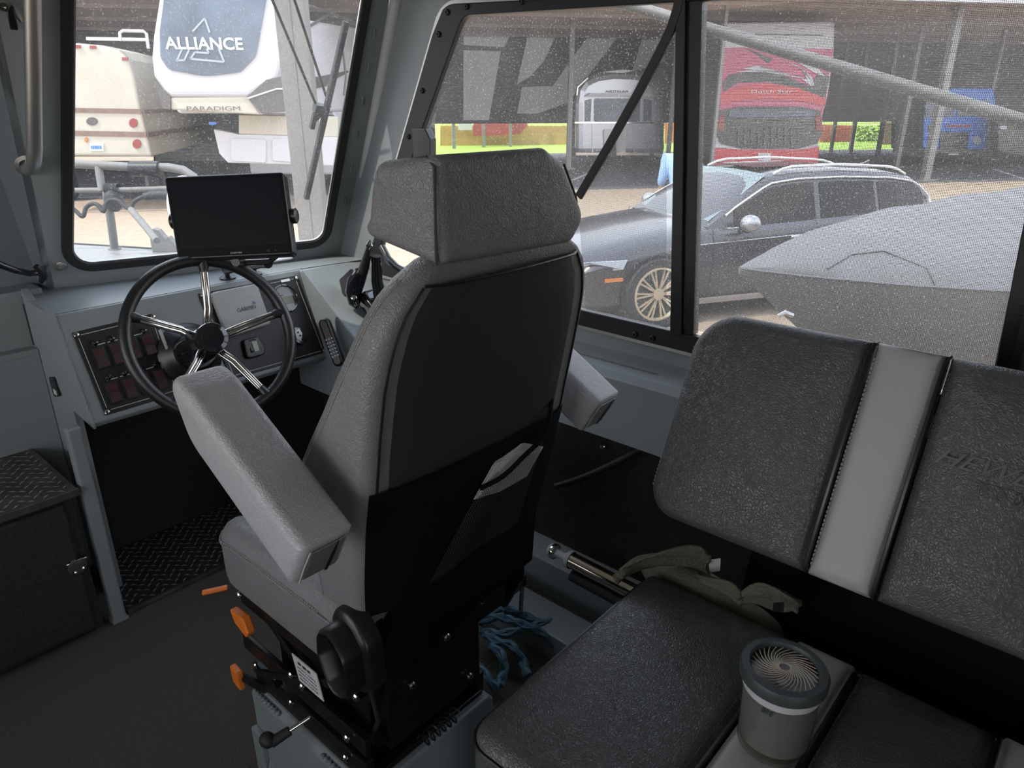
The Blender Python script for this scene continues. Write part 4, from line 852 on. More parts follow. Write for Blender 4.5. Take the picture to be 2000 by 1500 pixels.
# armrests: box sections rising to the front
def arm(x0, x1, name_parent):
    ya, za = 0.815, 0.842; ax_ = V((0, 0.300, 0.170)).normalized(); un = V((0, -ax_.z, ax_.y)); c = V(((x0 + x1) / 2, ya, za)); ln = 0.375
    out = round_poly([(0, 0.0), (ln * 0.80, 0.0), (ln, 0.055), (ln + 0.002, 0.085), (ln - 0.045, 0.095), (0.0, 0.095)], [0.006, 0.09, 0.03, 0.03, 0.05, 0.008], 6)
    p = obj('armrest', pad(resample(out, 0.03), c - V((abs(x1 - x0) / 2, 0, 0)), ax_, un, (1, 0, 0), abs(x1 - x0), 0.016, 0.002, 0.002), 'leatherp', name_parent, angle=60)
    e = B(); o_ = c - ax_ * 0.001
    e.prism([o_ + un * 0.012 + V((s_ * 0.028, 0, 0)) if k == 0 else o_ + un * 0.083 + V((s_ * 0.028, 0, 0)) for s_, k in ((-1, 0), (1, 0), (1, 1), (-1, 1))], -ax_ * 0.003); obj('end_flap', e, 'leather', p, smooth=False, bevel=0.001)  # end flap takes the darker leather so its shade is in the colour
    z_ = B(); z_.prism([o_ - ax_ * 0.003 + V((0.008, 0, 0)) + un * 0.010, o_ - ax_ * 0.003 + V((0.013, 0, 0)) + un * 0.010, o_ - ax_ * 0.003 + V((0.016, 0, 0)) + un * 0.05, o_ - ax_ * 0.003 + V((0.014, 0, 0)) + un * 0.086, o_ - ax_ * 0.003 + V((0.010, 0, 0)) + un * 0.05], -ax_ * 0.0015); obj('zip_slit', z_, 'black', p, smooth=False)
    s2 = B(); s2.tube([o_ - ax_ * 0.002 + un * h + V((x, 0, 0)) for x, h in ((-0.033, 0.008), (-0.034, 0.05), (-0.032, 0.088))], 0.0018, 6); obj('seam', s2, 'thread', p)
    return p
arm(0.432, 0.525, hs_); arm(1.135, 1.225, hs_)
b_ = B(); b_.cyl((0.52, 0.90, 0.87), (0.58, 0.90, 0.86), 0.022); b_.cyl((1.07, 0.90, 0.86), (1.14, 0.90, 0.87), 0.022); obj('arm_pivot', b_, 'black', hs_)
# recliner cover, an oval dished cup on the side
oc = V((0.545, 0.868, 0.600)); ov = [(-0.040, -0.062), (-0.046, 0.02), (-0.022, 0.070), (0.022, 0.070), (0.042, 0.02), (0.020, -0.062)]
ov = round_poly(ov, 0.03, 6); ex, ey = V((0, -0.95, 0.31)).normalized(), V((0, 0.31, 0.95)).normalized()
b_ = pad(ov, oc + V((0.035, 0, 0)), ex, ey, (-1, 0, 0), 0.036, 0.010); 
b_ = B(); lp = lambda s_, d, dz=0: [oc + ex * x * s_ + ey * (y * s_ + dz) + V((d, 0, 0)) for x, y in ov]
b_.loft([lp(1.25, 0.05, 0.0), lp(1.25, 0.022, 0.0), lp(1.18, 0.016, 0.0), lp(1.0, 0.012), lp(1.0, -0.020), lp(0.93, -0.026), lp(0.86, -0.022), lp(0.74, 0.012), lp(0.3, 0.014)])
obj('recliner_cover', b_, 'black', hs_, angle=50)
# back frame brackets under the backrest
for x_ in (0.615, 1.01):
    b_ = B(); b_.prism([(x_, 0.95, 0.66), (x_, 0.87, 0.66), (x_, 0.87, 0.50), (x_, 0.92, 0.40), (x_, 0.98, 0.42)], (0.018, 0, 0)); obj('back_bracket', b_, 'greasy', hs_, smooth=False, bevel=0.004)
b_ = B(); b_.prism([(0.60, 0.835, 0.60), (0.66, 0.85, 0.665), (1.04, 0.85, 0.70), (1.04, 0.86, 0.55), (0.62, 0.86, 0.50)], (0, 0.02, 0)); obj('rear_valance', b_, 'blackfab', hs_, smooth=False)
# suspension base
b_ = B(); b_.box((0.585, 0.90, 0.455), (1.03, 1.33, 0.50)); obj('top_frame', b_, 'greasy', hs_, smooth=False, bevel=0.004)
b_ = B(); b_.box((0.578, 0.89, 0.25), (0.600, 1.30, 0.305)); b_.box((0.888, 0.89, 0.25), (0.910, 1.30, 0.305)); b_.box((0.60, 0.885, 0.25), (0.90, 1.28, 0.262)); obj('bottom_frame', b_, 'greasy', hs_, smooth=False, bevel=0.003)
b_ = B(); b_.box((0.575, 0.88, 0.335), (0.588, 1.33, 0.375)); b_.box((0.62, 0.92, 0.27), (0.88, 1.25, 0.455)); obj('slide_rail', b_, 'greasy', hs_, smooth=False, bevel=0.003)
b_ = B()
b_.prism([(0.572, 1.27, 0.29), (0.572, 1.30, 0.29), (0.572, 0.97, 0.47), (0.572, 0.93, 0.47)], (0.012, 0, 0)); b_.prism([(0.590, 0.93, 0.29), (0.590, 0.96, 0.29), (0.590, 1.27, 0.47), (0.590, 1.23, 0.47)], (0.012, 0, 0)); obj('scissor_arm', b_, 'greasy', hs_, smooth=False, bevel=0.002)
for y, z, x in ((1.325, 0.48, 0.583), (1.28, 0.315, 0.574), (1.12, 0.39, 0.572), (1.08, 0.385, 0.572), (1.14, 0.30, 0.574), (0.93, 0.355, 0.570), (0.90, 0.47, 0.580), (0.95, 0.285, 0.574)):
    b_ = B(); screw(b_, (x, y, z), (-1, 0, 0), 0.009, 0.006); obj('bolt', b_, 'chrome', hs_)
for x, y, z in ((0.78, 0.868, 0.50), (0.88, 0.868, 0.53), (0.86, 0.888, 0.33), (0.70, 0.888, 0.42)):
    b_ = B(); screw(b_, (x, y, z), (0, -1, 0), 0.009, 0.008); obj('bolt', b_, 'chrome', hs_)
b_ = B(); b_.box((0.64, 0.89, 0.29), (0.90, 0.93, 0.47)); b_.box((0.72, 0.87, 0.47), (0.96, 0.92, 0.56)); obj('rear_mechanism', b_, 'greasy', hs_, smooth=False, bevel=0.006)
b_ = B(); sp_ = []
for k in range(90): a = k * 0.45; sp_.append(V((0.70 + k * 0.0011, 0.865 + 0.014 * math.cos(a), 0.285 + 0.014 * math.sin(a))))
b_.tube(sp_, 0.0022, 5); obj('spring', b_, 'blackm', hs_)
b_ = B(); b_.obox((0.567, 1.045, 0.435), (0, -1, 0), (0, 0.25, 0.97), (-1, 0, 0), 0.085, 0.062, 0.002); dl = obj('data_label', b_, 'white', hs_, smooth=False, label='white printed data label')
marks('print', 3, (0.5655, 1.048, 0.452), (0, -1, 0), (0, 0.25, 0.97), 0.008, 'textd', dl, 0.05)
for k in range(4): marks('print', 9, (0.5655, 1.044 - 0.001 * k, 0.442 - k * 0.009), (0, -1, 0), (0, 0.25, 0.97), 0.003, 'textd', dl, 0.065)
b_ = B(); b_.obox((0.552, 1.375, 0.486), V((-0.85, 0.5, -0.05)).normalized(), V((0.5, 0.85, 0)).normalized(), (0, 0, 1), 0.055, 0.014, 0.008); obj('height_lever', b_, 'orange', hs_, smooth=False, bevel=0.003, label='long orange lever')
q = atx(482, 1208, 0.57); b_ = B(); b_.prism([q + V((0, y, z)) for y, z in ((0.035, 0.018), (-0.02, 0.022), (-0.035, -0.012), (-0.025, -0.028), (0.02, -0.012))], (-0.02, 0, 0)); obj('weight_lever', b_, 'orange', hs_, smooth=False, bevel=0.004, label='orange bracket lever')
q = atx(470, 1318, 0.555); b_ = B(); b_.prism([q + V((0, y, z)) for y, z in ((0.016, 0.028), (-0.016, 0.022), (-0.020, -0.026), (0.012, -0.016))], (-0.016, 0, 0)); obj('slide_lever', b_, 'orange', hs_, smooth=False, bevel=0.004, label='small orange tab')
b_ = B(); b_.tube([q + V((0.0, -0.01, 0)), q + V((0.02, -0.07, -0.012)), (0.58, 1.2, 0.31)], 0.010, 8); obj('lever_stem', b_, 'greasy', hs_)
p0, p1 = atx(585, 1415, 0.555), atx(530, 1450, 0.50)
b_ = B(); b_.cyl(p0 + V((0.03, 0, 0.0)), p1, 0.0045); ks = obj('knob_stem', b_, 'chrome', hs_)
b_ = B(); b_.cyl(p0.lerp(p1, 0.35), p1, 0.010, 0.012, 14); b_.ball(p1 + V((-0.004, 0.008, 0.004)), 0.016, 0.019, 0.016, n=8); obj('knob', b_, 'rubber', hs_)
b_ = B(); b_.tube([(0.62, 0.95, 0.50), (0.605, 0.89, 0.48), (0.61, 0.88, 0.40), (0.62, 0.92, 0.33)], 0.005, 8); obj('cable', b_, 'rubber', hs_)
b_ = B(); b_.tube([(0.95, 0.86, 0.46), (0.99, 0.85, 0.44), (1.03, 0.88, 0.47)], 0.005, 8); obj('cable', b_, 'rubber', hs_)
b_ = B(); b_.box((1.02, 0.90, 0.44), (1.07, 0.95, 0.475)); obj('buckle', b_, 'gloss', hs_, smooth=False, bevel=0.004)
# folded papers in the pocket
pp = thing('paper_booklet', 'folded white papers sticking out of the net pocket behind the helm seat', 'papers', tuple(aty(990, 900, 0.775)))
b_ = B(); yq = 0.792
def sheet(pix, dy, m, name, th=0.0015):
    b = B(); P = [aty(x, y, yq - dy) for x, y in pix]; b.prism(P, (0, -th, 0)); return obj(name, b, m, pp, smooth=False)
sheet([(925, 975), (968, 897), (1005, 868), (1025, 865), (1060, 872), (1028, 930), (975, 960)], 0.004, 'paper', 'back_sheet')
sheet([(932, 968), (973, 900), (1012, 880), (1050, 878), (1018, 915), (978, 935), (960, 958)], 0.007, 'white', 'middle_sheet')
sheet([(966, 905), (985, 897), (1040, 885), (1018, 912), (978, 930)], 0.010, 'paper', 'front_sheet')
# ================================================================== bench
bn = thing('bench_seat', 'long charcoal leather bench with silver stripes and lettering pressed into the back', 'bench', (1.0, 0.0, 0))
ZB = 0.65; TH = 0.115
S0, S1, S2 = 0.289, 0.186, -0.012                 # stripe seams along the bench
def cush(y0, y1, m, name, rl=True, rr_=False):
    o = round_poly([(0.545, y0), (1.065, y0), (1.065, y1), (0.545, y1)], [0.045 if rr_ else 0.004, 0.02 if rr_ else 0.004, 0.02 if rl else 0.004, 0.045 if rl else 0.004], 6)
    return obj(name, pad(resample(o, 0.05), (0, 0, ZB - TH), (1, 0, 0), (0, 1, 0), (0, 0, 1), TH, 0.030 if m == 'leatherd' else 0.02, 0.006 if m == 'leatherd' else 0.0), m, bn, angle=60)
# one cushion body with separate stripes let into it, seams as recessed piping
cush(S0 + 0.004, 0.580, 'leatherd', 'seat_panel'); cush(S1 + 0.003, S0 - 0.003, 'stripe', 'seat_stripe', rl=False); cush(-0.010, S1 - 0.004, 'leatherd', 'seat_panel', rl=False)
cush(-0.112, -0.016, 'stripe', 'seat_stripe', rl=False); cush(-0.45, -0.118, 'leatherd', 'seat_panel', rl=False, rr_=True)
for y in (S0, S1, -0.013, -0.115):
    b_ = B(); b_.tube([(0.548, y, ZB - 0.03), (0.560, y, ZB - 0.006), (0.60, y, ZB), (1.03, y, ZB), (1.055, y, ZB - 0.01)], 0.0035, 6); obj('seam_piping', b_, 'black', bn)
for y in (S0 + 0.012, S1 - 0.012): stitches('seat_stitching', [V((0.565, y, ZB + 0.0025)), V((1.035, y, ZB + 0.0025))], 'threadd', bn, r=0.0012)
o = offset_loop(resample(round_poly([(0.545, -0.45), (1.065, -0.45), (1.065, 0.58), (0.545, 0.58)], 0.045, 6), 0.03), 0.0)
b_ = B(); b_.tube([V((x, y, ZB - 0.022)) for x, y in o], 0.003, 6, closed=True); obj('edge_piping', b_, 'black', bn)
stitches('edge_stitching', [V((0.60, 0.566, ZB - 0.007)), V((1.02, 0.566, ZB - 0.007))], 'threadd', bn, r=0.001)
b_ = B(); b_.box((0.60, -0.42, 0.0), (1.05, 0.50, 0.53)); obj('base_box', b_, 'carpetd', bn, smooth=False)
b_ = B(); b_.box((0.575, -0.43, 0.505), (1.06, 0.53, 0.535)); obj('base_top', b_, 'paint', bn, smooth=False, bevel=0.004)
# backrest in its own leaning plane
q0 = V((1.075, 0, 0.765)); q1 = V((1.245, 0, 1.135)); bu = (q1 - q0).normalized(); bnrm = V((-bu.z, 0, bu.x)); bO = q0; bvv = V((0, 1, 0))
def bk_uv(px, py):
    p = onp(px, py, bO, bnrm) - bO; return (p.y, p.dot(bu))
HB = (q1 - q0).length
def bpanel(y0, y1, m, name, rl=False, rrr=False, extra=0.0):
    o = round_poly([(y0, 0), (y1, 0), (y1, HB), (y0, HB)], [0.03 if rrr else 0.004, 0.06 if rl else 0.004, 0.085 if rl else 0.004, 0.03 if rrr else 0.004], 8)
    return obj(name, pad(resample(o, 0.05), bO - bnrm * 0.085, V((0, 1, 0)), bu, bnrm, 0.085 + extra, 0.026 if m == 'leatherd' else 0.022, 0.012 if m == 'leatherd' else 0.001), m, bn, angle=60)
yl = 0.5 * (bk_uv(1268, 940)[0] + bk_uv(1330, 700)[0]); s0t, s0b = bk_uv(1690, 672)[0], bk_uv(1572, 1120)[0]; s1t, s1b = bk_uv(1840, 705)[0], bk_uv(1700, 1185)[0]
print('bench back', yl, s0t, s0b, s1t, s1b, bk_uv(1400, 602), bk_uv(1690, 668), bk_uv(1985, 725), bk_uv(1985, 1290), bk_uv(1570, 1135), bk_uv(1290, 1010), bk_uv(1330,640))
BL, BS0, BS1 = 0.615, 0.300, 0.192
bpanel(BS0 + 0.004, BL, 'leatherd', 'back_panel', rl=True); bpanel(BS1 + 0.003, BS0 - 0.003, 'stripe', 'back_stripe'); bpanel(-0.020, BS1 - 0.004, 'leatherd', 'back_panel')
bpanel(-0.125, -0.027, 'stripe', 'back_stripe'); bpanel(-0.45, -0.132, 'leatherd', 'back_panel', rrr=True)
for y in (BS0, BS1, -0.023, -0.128):
    b_ = B(); b_.tube([bO + bu * h + V((0, y, 0)) + bnrm * l for h, l in ((0.004, -0.01), (0.02, 0.001), (HB - 0.025, 0.001), (HB - 0.006, -0.008), (HB, -0.03))], 0.004, 6); obj('seam_piping', b_, 'black', bn)
for y in (BS0 + 0.011, BS0 - 0.009, BS1 + 0.009, BS1 - 0.011): stitches('back_stitching', [bO + bu * 0.02 + V((0, y, 0)) + bnrm * 0.0045, bO + bu * (HB - 0.03) + V((0, y, 0)) + bnrm * 0.0045], 'thread' if y in (BS0 - 0.009, BS1 + 0.009) else 'threadd', bn, r=0.0012)
ed = round_poly([(BL, 0.03), (BL, HB)], 0, 2); stitches('edge_stitching', [bO + bu * h + V((0, BL - 0.004, 0)) - bnrm * 0.012 for h in (0.05, HB - 0.07)], 'thread', bn, r=0.001)
b_ = B(); b_.box((1.10, -0.45, 0.50), (1.50, 0.50, 0.53)); b_.prism([(1.20, -0.45, 0.53), (1.24, -0.45, 0.53), (1.38, -0.45, 0.95), (1.34, -0.45, 0.95)], (0, 0.9, 0)); obj('back_support', b_, 'blackfab', bn, smooth=False)
M['pressed'] = mat('pressed_leather', (0.112, 0.114, 0.116), 0.3)
# pressed lettering: raised strokes, coloured paler than the leather around them
lq = bO + bu * (bk_uv(1905, 915)[1]) + V((0, bk_uv(1905, 915)[0], 0)) + bnrm * 0.0105
def lay(px, py): return onp(px, py, bO + bnrm * 0.0122, bnrm)
t_ = text('pressed_lettering', 'HEWES', lay(1925, 930), lay(1990, 950) - lay(1835, 905), bu, 0.034, 'pressed', bn, extrude=0.0024, width=0.150, shear=0.45)
b_ = B()
sc_ = lay(1960, 962); eu = (lay(1990, 975) - lay(1920, 955)).normalized(); ev = bu
path = []
for k in range(70):
    t = k / 69; path.append(sc_ + eu * (-0.035 + 0.09 * t + 0.010 * math.sin(t * 26)) + ev * (-0.004 + 0.010 * math.cos(t * 26)) + bnrm * 0.001)
b_.tube(path, 0.0011, 5); obj('pressed_script', b_, 'pressed', bn)
# ================================================================== jar on the bench
jc = atz(1507, 1448, ZB + 0.004); rj = 0.0515
jr = thing('insulated_jar', 'clear jar with dark teal lid and swirling pale spokes on the silver seat stripe', 'jar', tuple(jc))
JH = 0.125
b_ = B(); b_.lathe(jc, (0, 0, 1), [(0, 0), (rj * 0.86, 0.0), (rj * 0.93, 0.004), (rj * 0.99, JH), (rj * 0.93, JH), (rj * 0.87, 0.007), (0, 0.007)], 44); obj('glass_wall', b_, 'jarglass', jr)
b_ = B(); b_.lathe(jc, (0, 0, 1), [(rj * 0.90, 0.018), (rj * 0.955, JH * 0.86), (rj * 0.90, JH * 0.86), (rj * 0.85, 0.018), (0, 0.018)], 44); obj('frosted_sleeve', b_, 'jarlabel', jr)
b_ = B(); b_.lathe(jc, (0, 0, 1), [(rj * 1.0, JH * 0.82), (rj * 1.01, JH * 0.97)], 44); obj('white_band', b_, 'jarwhite', jr)
b_ = B(); b_.lathe(jc + V((0, 0, JH)), (0, 0, 1), [(rj * 1.05, -0.010), (rj * 1.12, -0.006), (rj * 1.13, 0.006), (rj * 1.08, 0.011), (rj * 0.90, 0.012), (rj * 0.86, 0.009), (rj * 0.85, 0.002)], 48); ld = obj('lid', b_, 'teal', jr)
b_ = B(); b_.lathe(jc + V((0, 0, JH - 0.003)), (0, 0, 1), [(rj * 0.88, 0), (0, 0.0)], 40); obj('lid_disc', b_, 'wax', ld)
b_ = B(); jt = jc + V((0, 0, JH + 0.004))
for k in range(30):
    a = 2 * math.pi * k / 30; pth = []
    for j in range(6):
        t = j / 5; rr2 = rj * (0.84 - 0.70 * t); aa = a + (t ** 1.3) * 1.25; pth.append(jt + V((math.cos(aa) * rr2, math.sin(aa) * rr2, 0.002 + 0.004 * t)))
    b_.tube(pth, 0.00075, 4)
obj('spokes', b_, 'twig', ld, kind='stuff')
marks('print', 3, jc + V((-rj * 0.99, -rj * 0.05, 0.092)), V((0.05, -1, 0)), (0, 0, 1), 0.010, 'textd', jr, 0.016)
# ================================================================== jacket behind the cushion
jk = thing('olive_jacket', 'crumpled olive fleece garment with a white tag, stuffed behind the bench cushion', 'clothing', (1.05, 0.45, 0.66))
def fold(name, path, wid, m='cloth', amp=0.010, fr=1.4, thick=0.005, seed=0, tilt=1.0):
    P = [V(p) for p in path]; rnd = random.Random(seed); n = len(P); rows = []; m_ = 9
    for i in range(n):
        t = (P[min(i + 1, n - 1)] - P[max(i - 1, 0)]).normalized(); sd = t.cross(V((0, 0, 1))).normalized(); wv = (sd * math.cos(tilt) + V((0, 0, 1)) * math.sin(tilt)).normalized(); nn = t.cross(wv)
        w_ = wid[i]; rows.append([P[i] + wv * (w_ * (k / (m_ - 1) - 0.5)) + nn * (amp * math.sin(fr * k + i * 1.3 + seed) + rnd.uniform(-1, 1) * amp * 0.25) for k in range(m_)])
    b = B()
    for i in range(n - 1): b.strip(rows[i], rows[i + 1])
    o = obj(name, b, m, jk); sm_ = o.modifiers.new('subdivision', 'SUBSURF'); sm_.levels = 2; sm_.render_levels = 2; so = o.modifiers.new('solidify', 'SOLIDIFY'); so.thickness = thick; return o
a2z = lambda x, y, z: tuple(atz(x, y, z))
fold('sleeve', [a2z(1205, 1125, .655), a2z(1235, 1098, .672), a2z(1275, 1092, .680), a2z(1320, 1088, .690), a2z(1365, 1085, .695), a2z(1388, 1100, .68), a2z(1380, 1120, .66)], [0.05, 0.075, 0.085, 0.08, 0.08, 0.075, 0.05], amp=0.010, seed=1)
fold('collar', [a2z(1370, 1128, .655), a2z(1400, 1138, .670), a2z(1430, 1150, .67), a2z(1450, 1168, .66)], [0.05, 0.05, 0.055, 0.04], amp=0.009, seed=3)
fold('cuff', [a2z(1440, 1170, .655), a2z(1470, 1160, .675), a2z(1505, 1168, .675), a2z(1540, 1178, .672), a2z(1560, 1188, .665)], [0.035, 0.06, 0.075, 0.075, 0.05], amp=0.010, seed=5)
b_ = B(); b_.ball((1.105, 0.50, 0.615), 0.045, 0.12, 0.040, n=10); b_.ball((1.10, 0.40, 0.60), 0.04, 0.08, 0.035, n=8); o = obj('body', b_, 'cloth', jk)
b_ = B(); q = V(a2z(1393, 1104, .675)); b_.prism([q + V((x * 0.66 , x * -0.75, z)) for x, z in ((-0.010, 0.012), (0.012, 0.016), (0.014, -0.012), (-0.006, -0.016))], (-0.001, -0.001, 0)); obj('care_tag', b_, 'white', jk, smooth=False, label='small white tag')
q = V(a2z(1520, 1185, .69)); b_ = B(); b_.prism([q + V((x * 0.66, x * -0.75, z)) for x, z in ((-0.010, 0.008), (0.008, 0.010), (0.010, -0.010), (-0.008, -0.010))], (-0.001, -0.001, 0)); obj('snap_flap', b_, 'black', jk, smooth=False)
# ================================================================== rope, steel tube, hose
rpe = thing('rope_coil', 'blue braided rope heaped on the dark floor between seat base and bench', 'rope', (1.25, 1.15, 0.02))
def braid(path, r, name):
    P = [V(p) for p in path]; fine = []
    for i in range(len(P) - 1):
        p0 = P[max(i - 1, 0)]; p1 = P[i]; p2 = P[i + 1]; p3 = P[min(i + 2, len(P) - 1)]
        for k in range(14):
            t = k / 14; fine.append(0.5 * ((2 * p1) + (p2 - p0) * t + (2 * p0 - 5 * p1 + 4 * p2 - p3) * t * t + (3 * p1 - p0 - 3 * p2 + p3) * t ** 3))
    b = B(); s = 0.0; ups = []
    L = [0.0]
    for a, c in zip(fine, fine[1:]): L.append(L[-1] + (c - a).length)
    for st_ in range(4):
        pth = []
        for i, p in enumerate(fine):
            t = (fine[min(i + 1, len(fine) - 1)] - fine[max(i - 1, 0)]).normalized(); u, v = t.cross(V((0, 0, 1))).normalized(), V((0, 0, 1)); v = t.cross(u)
            a = L[i] / r * 0.8 * (1 if st_ % 2 else -1) + st_ * math.pi / 2; pth.append(p + (u * math.cos(a) + v * math.sin(a)) * r * 0.45)
        b.tube(pth, r * 0.62, 6)
    return obj(name, b, 'rope', rpe)
z0 = 0.02
lines = [[(940, 1195, .10), (985, 1190, .12), (1030, 1205, .10), (1075, 1225, .07), (1105, 1235, .05)], [(935, 1215, .09), (975, 1205, .12), (1025, 1222, .11), (1065, 1240, .08), (1085, 1262, .05)],
         [(940, 1232, .07), (980, 1238, .09), (1020, 1228, .10), (1075, 1215, .08), (1100, 1225, .06)], [(935, 1228, .06), (965, 1250, .08), (1000, 1262, .08), (1020, 1290, .05), (1030, 1320, .03)],
         [(960, 1262, .08), (980, 1280, .08), (985, 1310, .05), (975, 1340, .03)], [(935, 1300, .05), (950, 1320, .05), (970, 1345, .03)]]
for ln in lines: braid([atz(x, y, z) for x, y, z in ln], 0.013, 'rope_strand')
tbq = thing('pump_tube', 'shiny steel tube with a white end cap lying along the starboard floor rail', 'tube', tuple(atz(1130, 1100, 0.2)))
ta, te = atx(1085, 1078, 1.47), atx(1205, 1140, 1.47); dr_ = (te - ta).normalized()
b_ = B(); b_.cyl(ta + dr_ * 0.06, te + dr_ * 0.12, 0.024, n=24); obj('barrel', b_, 'brass', tbq)
b_ = B(); b_.lathe(ta, dr_, [(0.0, -0.022), (0.020, -0.020), (0.023, -0.008), (0.021, 0.002), (0.014, 0.006), (0.012, 0.040), (0.020, 0.044), (0.027, 0.050), (0.027, 0.062)], 22); obj('end_cap', b_, 'white', tbq)
b_ = B(); b_.lathe(ta - dr_ * 0.004, dr_, [(0.0235, -0.006), (0.0245, 0.0), (0.0235, 0.006)], 22); obj('steel_ring', b_, 'chrome', tbq)
b_ = B(); b_.cyl(ta + dr_ * 0.07 + V((-0.008, 0, -0.045)), te + dr_ * 0.12 + V((-0.008, 0, -0.045)), 0.018, n=14); obj('rubber_pad', b_, 'rubber', tbq)
hz = thing('corrugated_conduit', 'black ribbed conduit slanting along the carpeted side below the grey ledge', 'hose', tuple(atx(1170, 910, 1.56)))
h0, h1 = atx(1252, 876, 1.57), atx(1085, 950, 1.50); b_ = B(); rr_, pp_ = [], []
nn_ = 110
for k in range(nn_): t = k / (nn_ - 1); pp_.append(h0.lerp(h1, t) + V((0, 0, -0.012 * math.sin(math.pi * t)))); rr_.append(0.0105 if k % 2 else 0.0088)
b_.tube(pp_, rr_, 12); obj('sleeve', b_, 'rubber', hz, angle=80)
b_ = B(); q = atx(1178, 872, 1.59); screw(b_, q, (-1, 0, 0), 0.010, 0.008); ob = obj('carpet_bolt', b_, 'chrome'); tag(ob, 'single steel bolt head in the carpet just under the grey ledge', 'bolt')
# ================================================================== outside
GZ = -0.6; E1 = V((math.sin(R(128.5)), math.cos(R(128.5)), 0)); E2 = V((math.sin(R(38.5)), math.cos(R(38.5)), 0)); UZ = V((0, 0, 1))
def onb(px, py, b): return onp(px, py, E2 * b, E2)
def ab(a, b, z): return E1 * a + E2 * b + UZ * z
gq = B(); gq.add([ab(-30, -14, GZ), ab(60, -14, GZ), ab(60, 18.6, GZ), ab(-30, 18.6, GZ)], [(0, 1, 2, 3)]); o = obj('gravel_yard', gq, 'gravel', smooth=False); o['kind'] = 'structure'
gq = B(); gq.add([ab(-30, 18.6, GZ), ab(60, 18.6, GZ), ab(60, 33, GZ), ab(-30, 33, GZ)], [(0, 1, 2, 3)]); o = obj('asphalt_pavement', gq, 'asphalt', smooth=False); o['kind'] = 'structure'
gq = B(); gq.add([ab(-60, 33, GZ), ab(90, 33, GZ), ab(90, 90, GZ + 1.2), ab(-60, 90, GZ + 1.2)], [(0, 1, 2, 3)]); o = obj('lawn', gq, 'grass', smooth=False, kind='stuff'); tag(o, 'sunlit bright green grass strip beyond the carport', 'grass')
b_ = B()
for (x0, y0, x1, y1) in ((1940, 330, 2040, 362), (1180, 325, 1118, 352)):
    p, q = atz(x0, y0, GZ + 0.005), atz(x1, y1, GZ + 0.005); d = (q - p).normalized(); s_ = V((d.y, -d.x, 0)); b_.add([p + s_ * 0.06, p - s_ * 0.06, q - s_ * 0.06, q + s_ * 0.06], [(0, 1, 2, 3)])
o = obj('painted_bay_lines', b_, 'line', smooth=False); o['kind'] = 'structure'
# carport roof and back wall of corrugated steel
ZR = 4.0
cp = setting('storage_carport', ab(10, 22, 0), 'long corrugated steel carport across the yard')
b_ = B(); rows = []
for i in range(221):
    b = 18.3 + i * (31 - 18.3) / 220; z = ZR + (0.035 if i % 2 else -0.035); rows.append([ab(-32, b, z), ab(60, b, z)])
for i in range(220): b_.strip(rows[i], rows[i + 1])
obj('roof_sheet', b_, 'roofm', cp, smooth=False)
b_ = B(); b_.hexa([ab(-32, 18.1, ZR - 0.12), ab(60, 18.1, ZR - 0.12), ab(60, 18.3, ZR - 0.12), ab(-32, 18.3, ZR - 0.12), ab(-32, 18.1, ZR + 0.16), ab(60, 18.1, ZR + 0.16), ab(60, 18.3, ZR + 0.16), ab(-32, 18.3, ZR + 0.16)]); obj('fascia', b_, 'rvwhite', cp, smooth=False)
b_ = B(); rows = []
for i in range(61):
    z = 0.72 + i * (ZR - 0.72) / 60; rows.append([ab(-32, 30.9 + (0.04 if i % 2 else -0.04), z), ab(60, 30.9 + (0.04 if i % 2 else -0.04), z)])
for i in range(60): b_.strip(rows[i], rows[i + 1])
obj('wall_sheet', b_, 'wallm', cp, smooth=False)
for k, (pa_, pb_) in enumerate(((-200, 850), (1116, 1296), (1326, 1600), (1750, 2600))):
    a0_ = -32 if k == 0 else onb(pa_, 260, 30.9).dot(E1); a1_ = 60 if k == 3 else onb(pb_, 260, 30.9).dot(E1); b_ = B(); rows = []
    for i in range(25):
        z = GZ + i * (0.74 - GZ) / 24; rows.append([ab(a0_, 30.9 + (0.04 if i % 2 else -0.04), z), ab(a1_, 30.9 + (0.04 if i % 2 else -0.04), z)])
    for i in range(24): b_.strip(rows[i], rows[i + 1])
    obj('lower_wall_sheet', b_, 'wallm', cp, smooth=False)
for k in range(4):
    b = 19.5 + k * 3.4; b_ = B(); b_.hexa([ab(-32, b, ZR - 0.15), ab(60, b, ZR - 0.15), ab(60, b + 0.12, ZR - 0.15), ab(-32, b + 0.12, ZR - 0.15), ab(-32, b, ZR - 0.04), ab(60, b, ZR - 0.04), ab(60, b + 0.12, ZR - 0.04), ab(-32, b + 0.12, ZR - 0.04)]); obj('purlin', b_, 'roofm', cp, smooth=False)
# pale shapes added on the back wall, standing in for a glass reflection
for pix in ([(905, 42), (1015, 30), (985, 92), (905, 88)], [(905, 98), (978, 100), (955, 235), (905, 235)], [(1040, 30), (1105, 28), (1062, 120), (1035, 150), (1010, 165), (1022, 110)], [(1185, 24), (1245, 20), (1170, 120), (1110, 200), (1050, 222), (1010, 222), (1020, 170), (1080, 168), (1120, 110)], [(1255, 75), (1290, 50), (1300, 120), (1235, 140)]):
    b_ = B(); b_.prism([onb(x, y, 30.80) for x, y in pix], E2 * 0.04); obj('reflection_shape', b_, 'pale', cp, smooth=False)
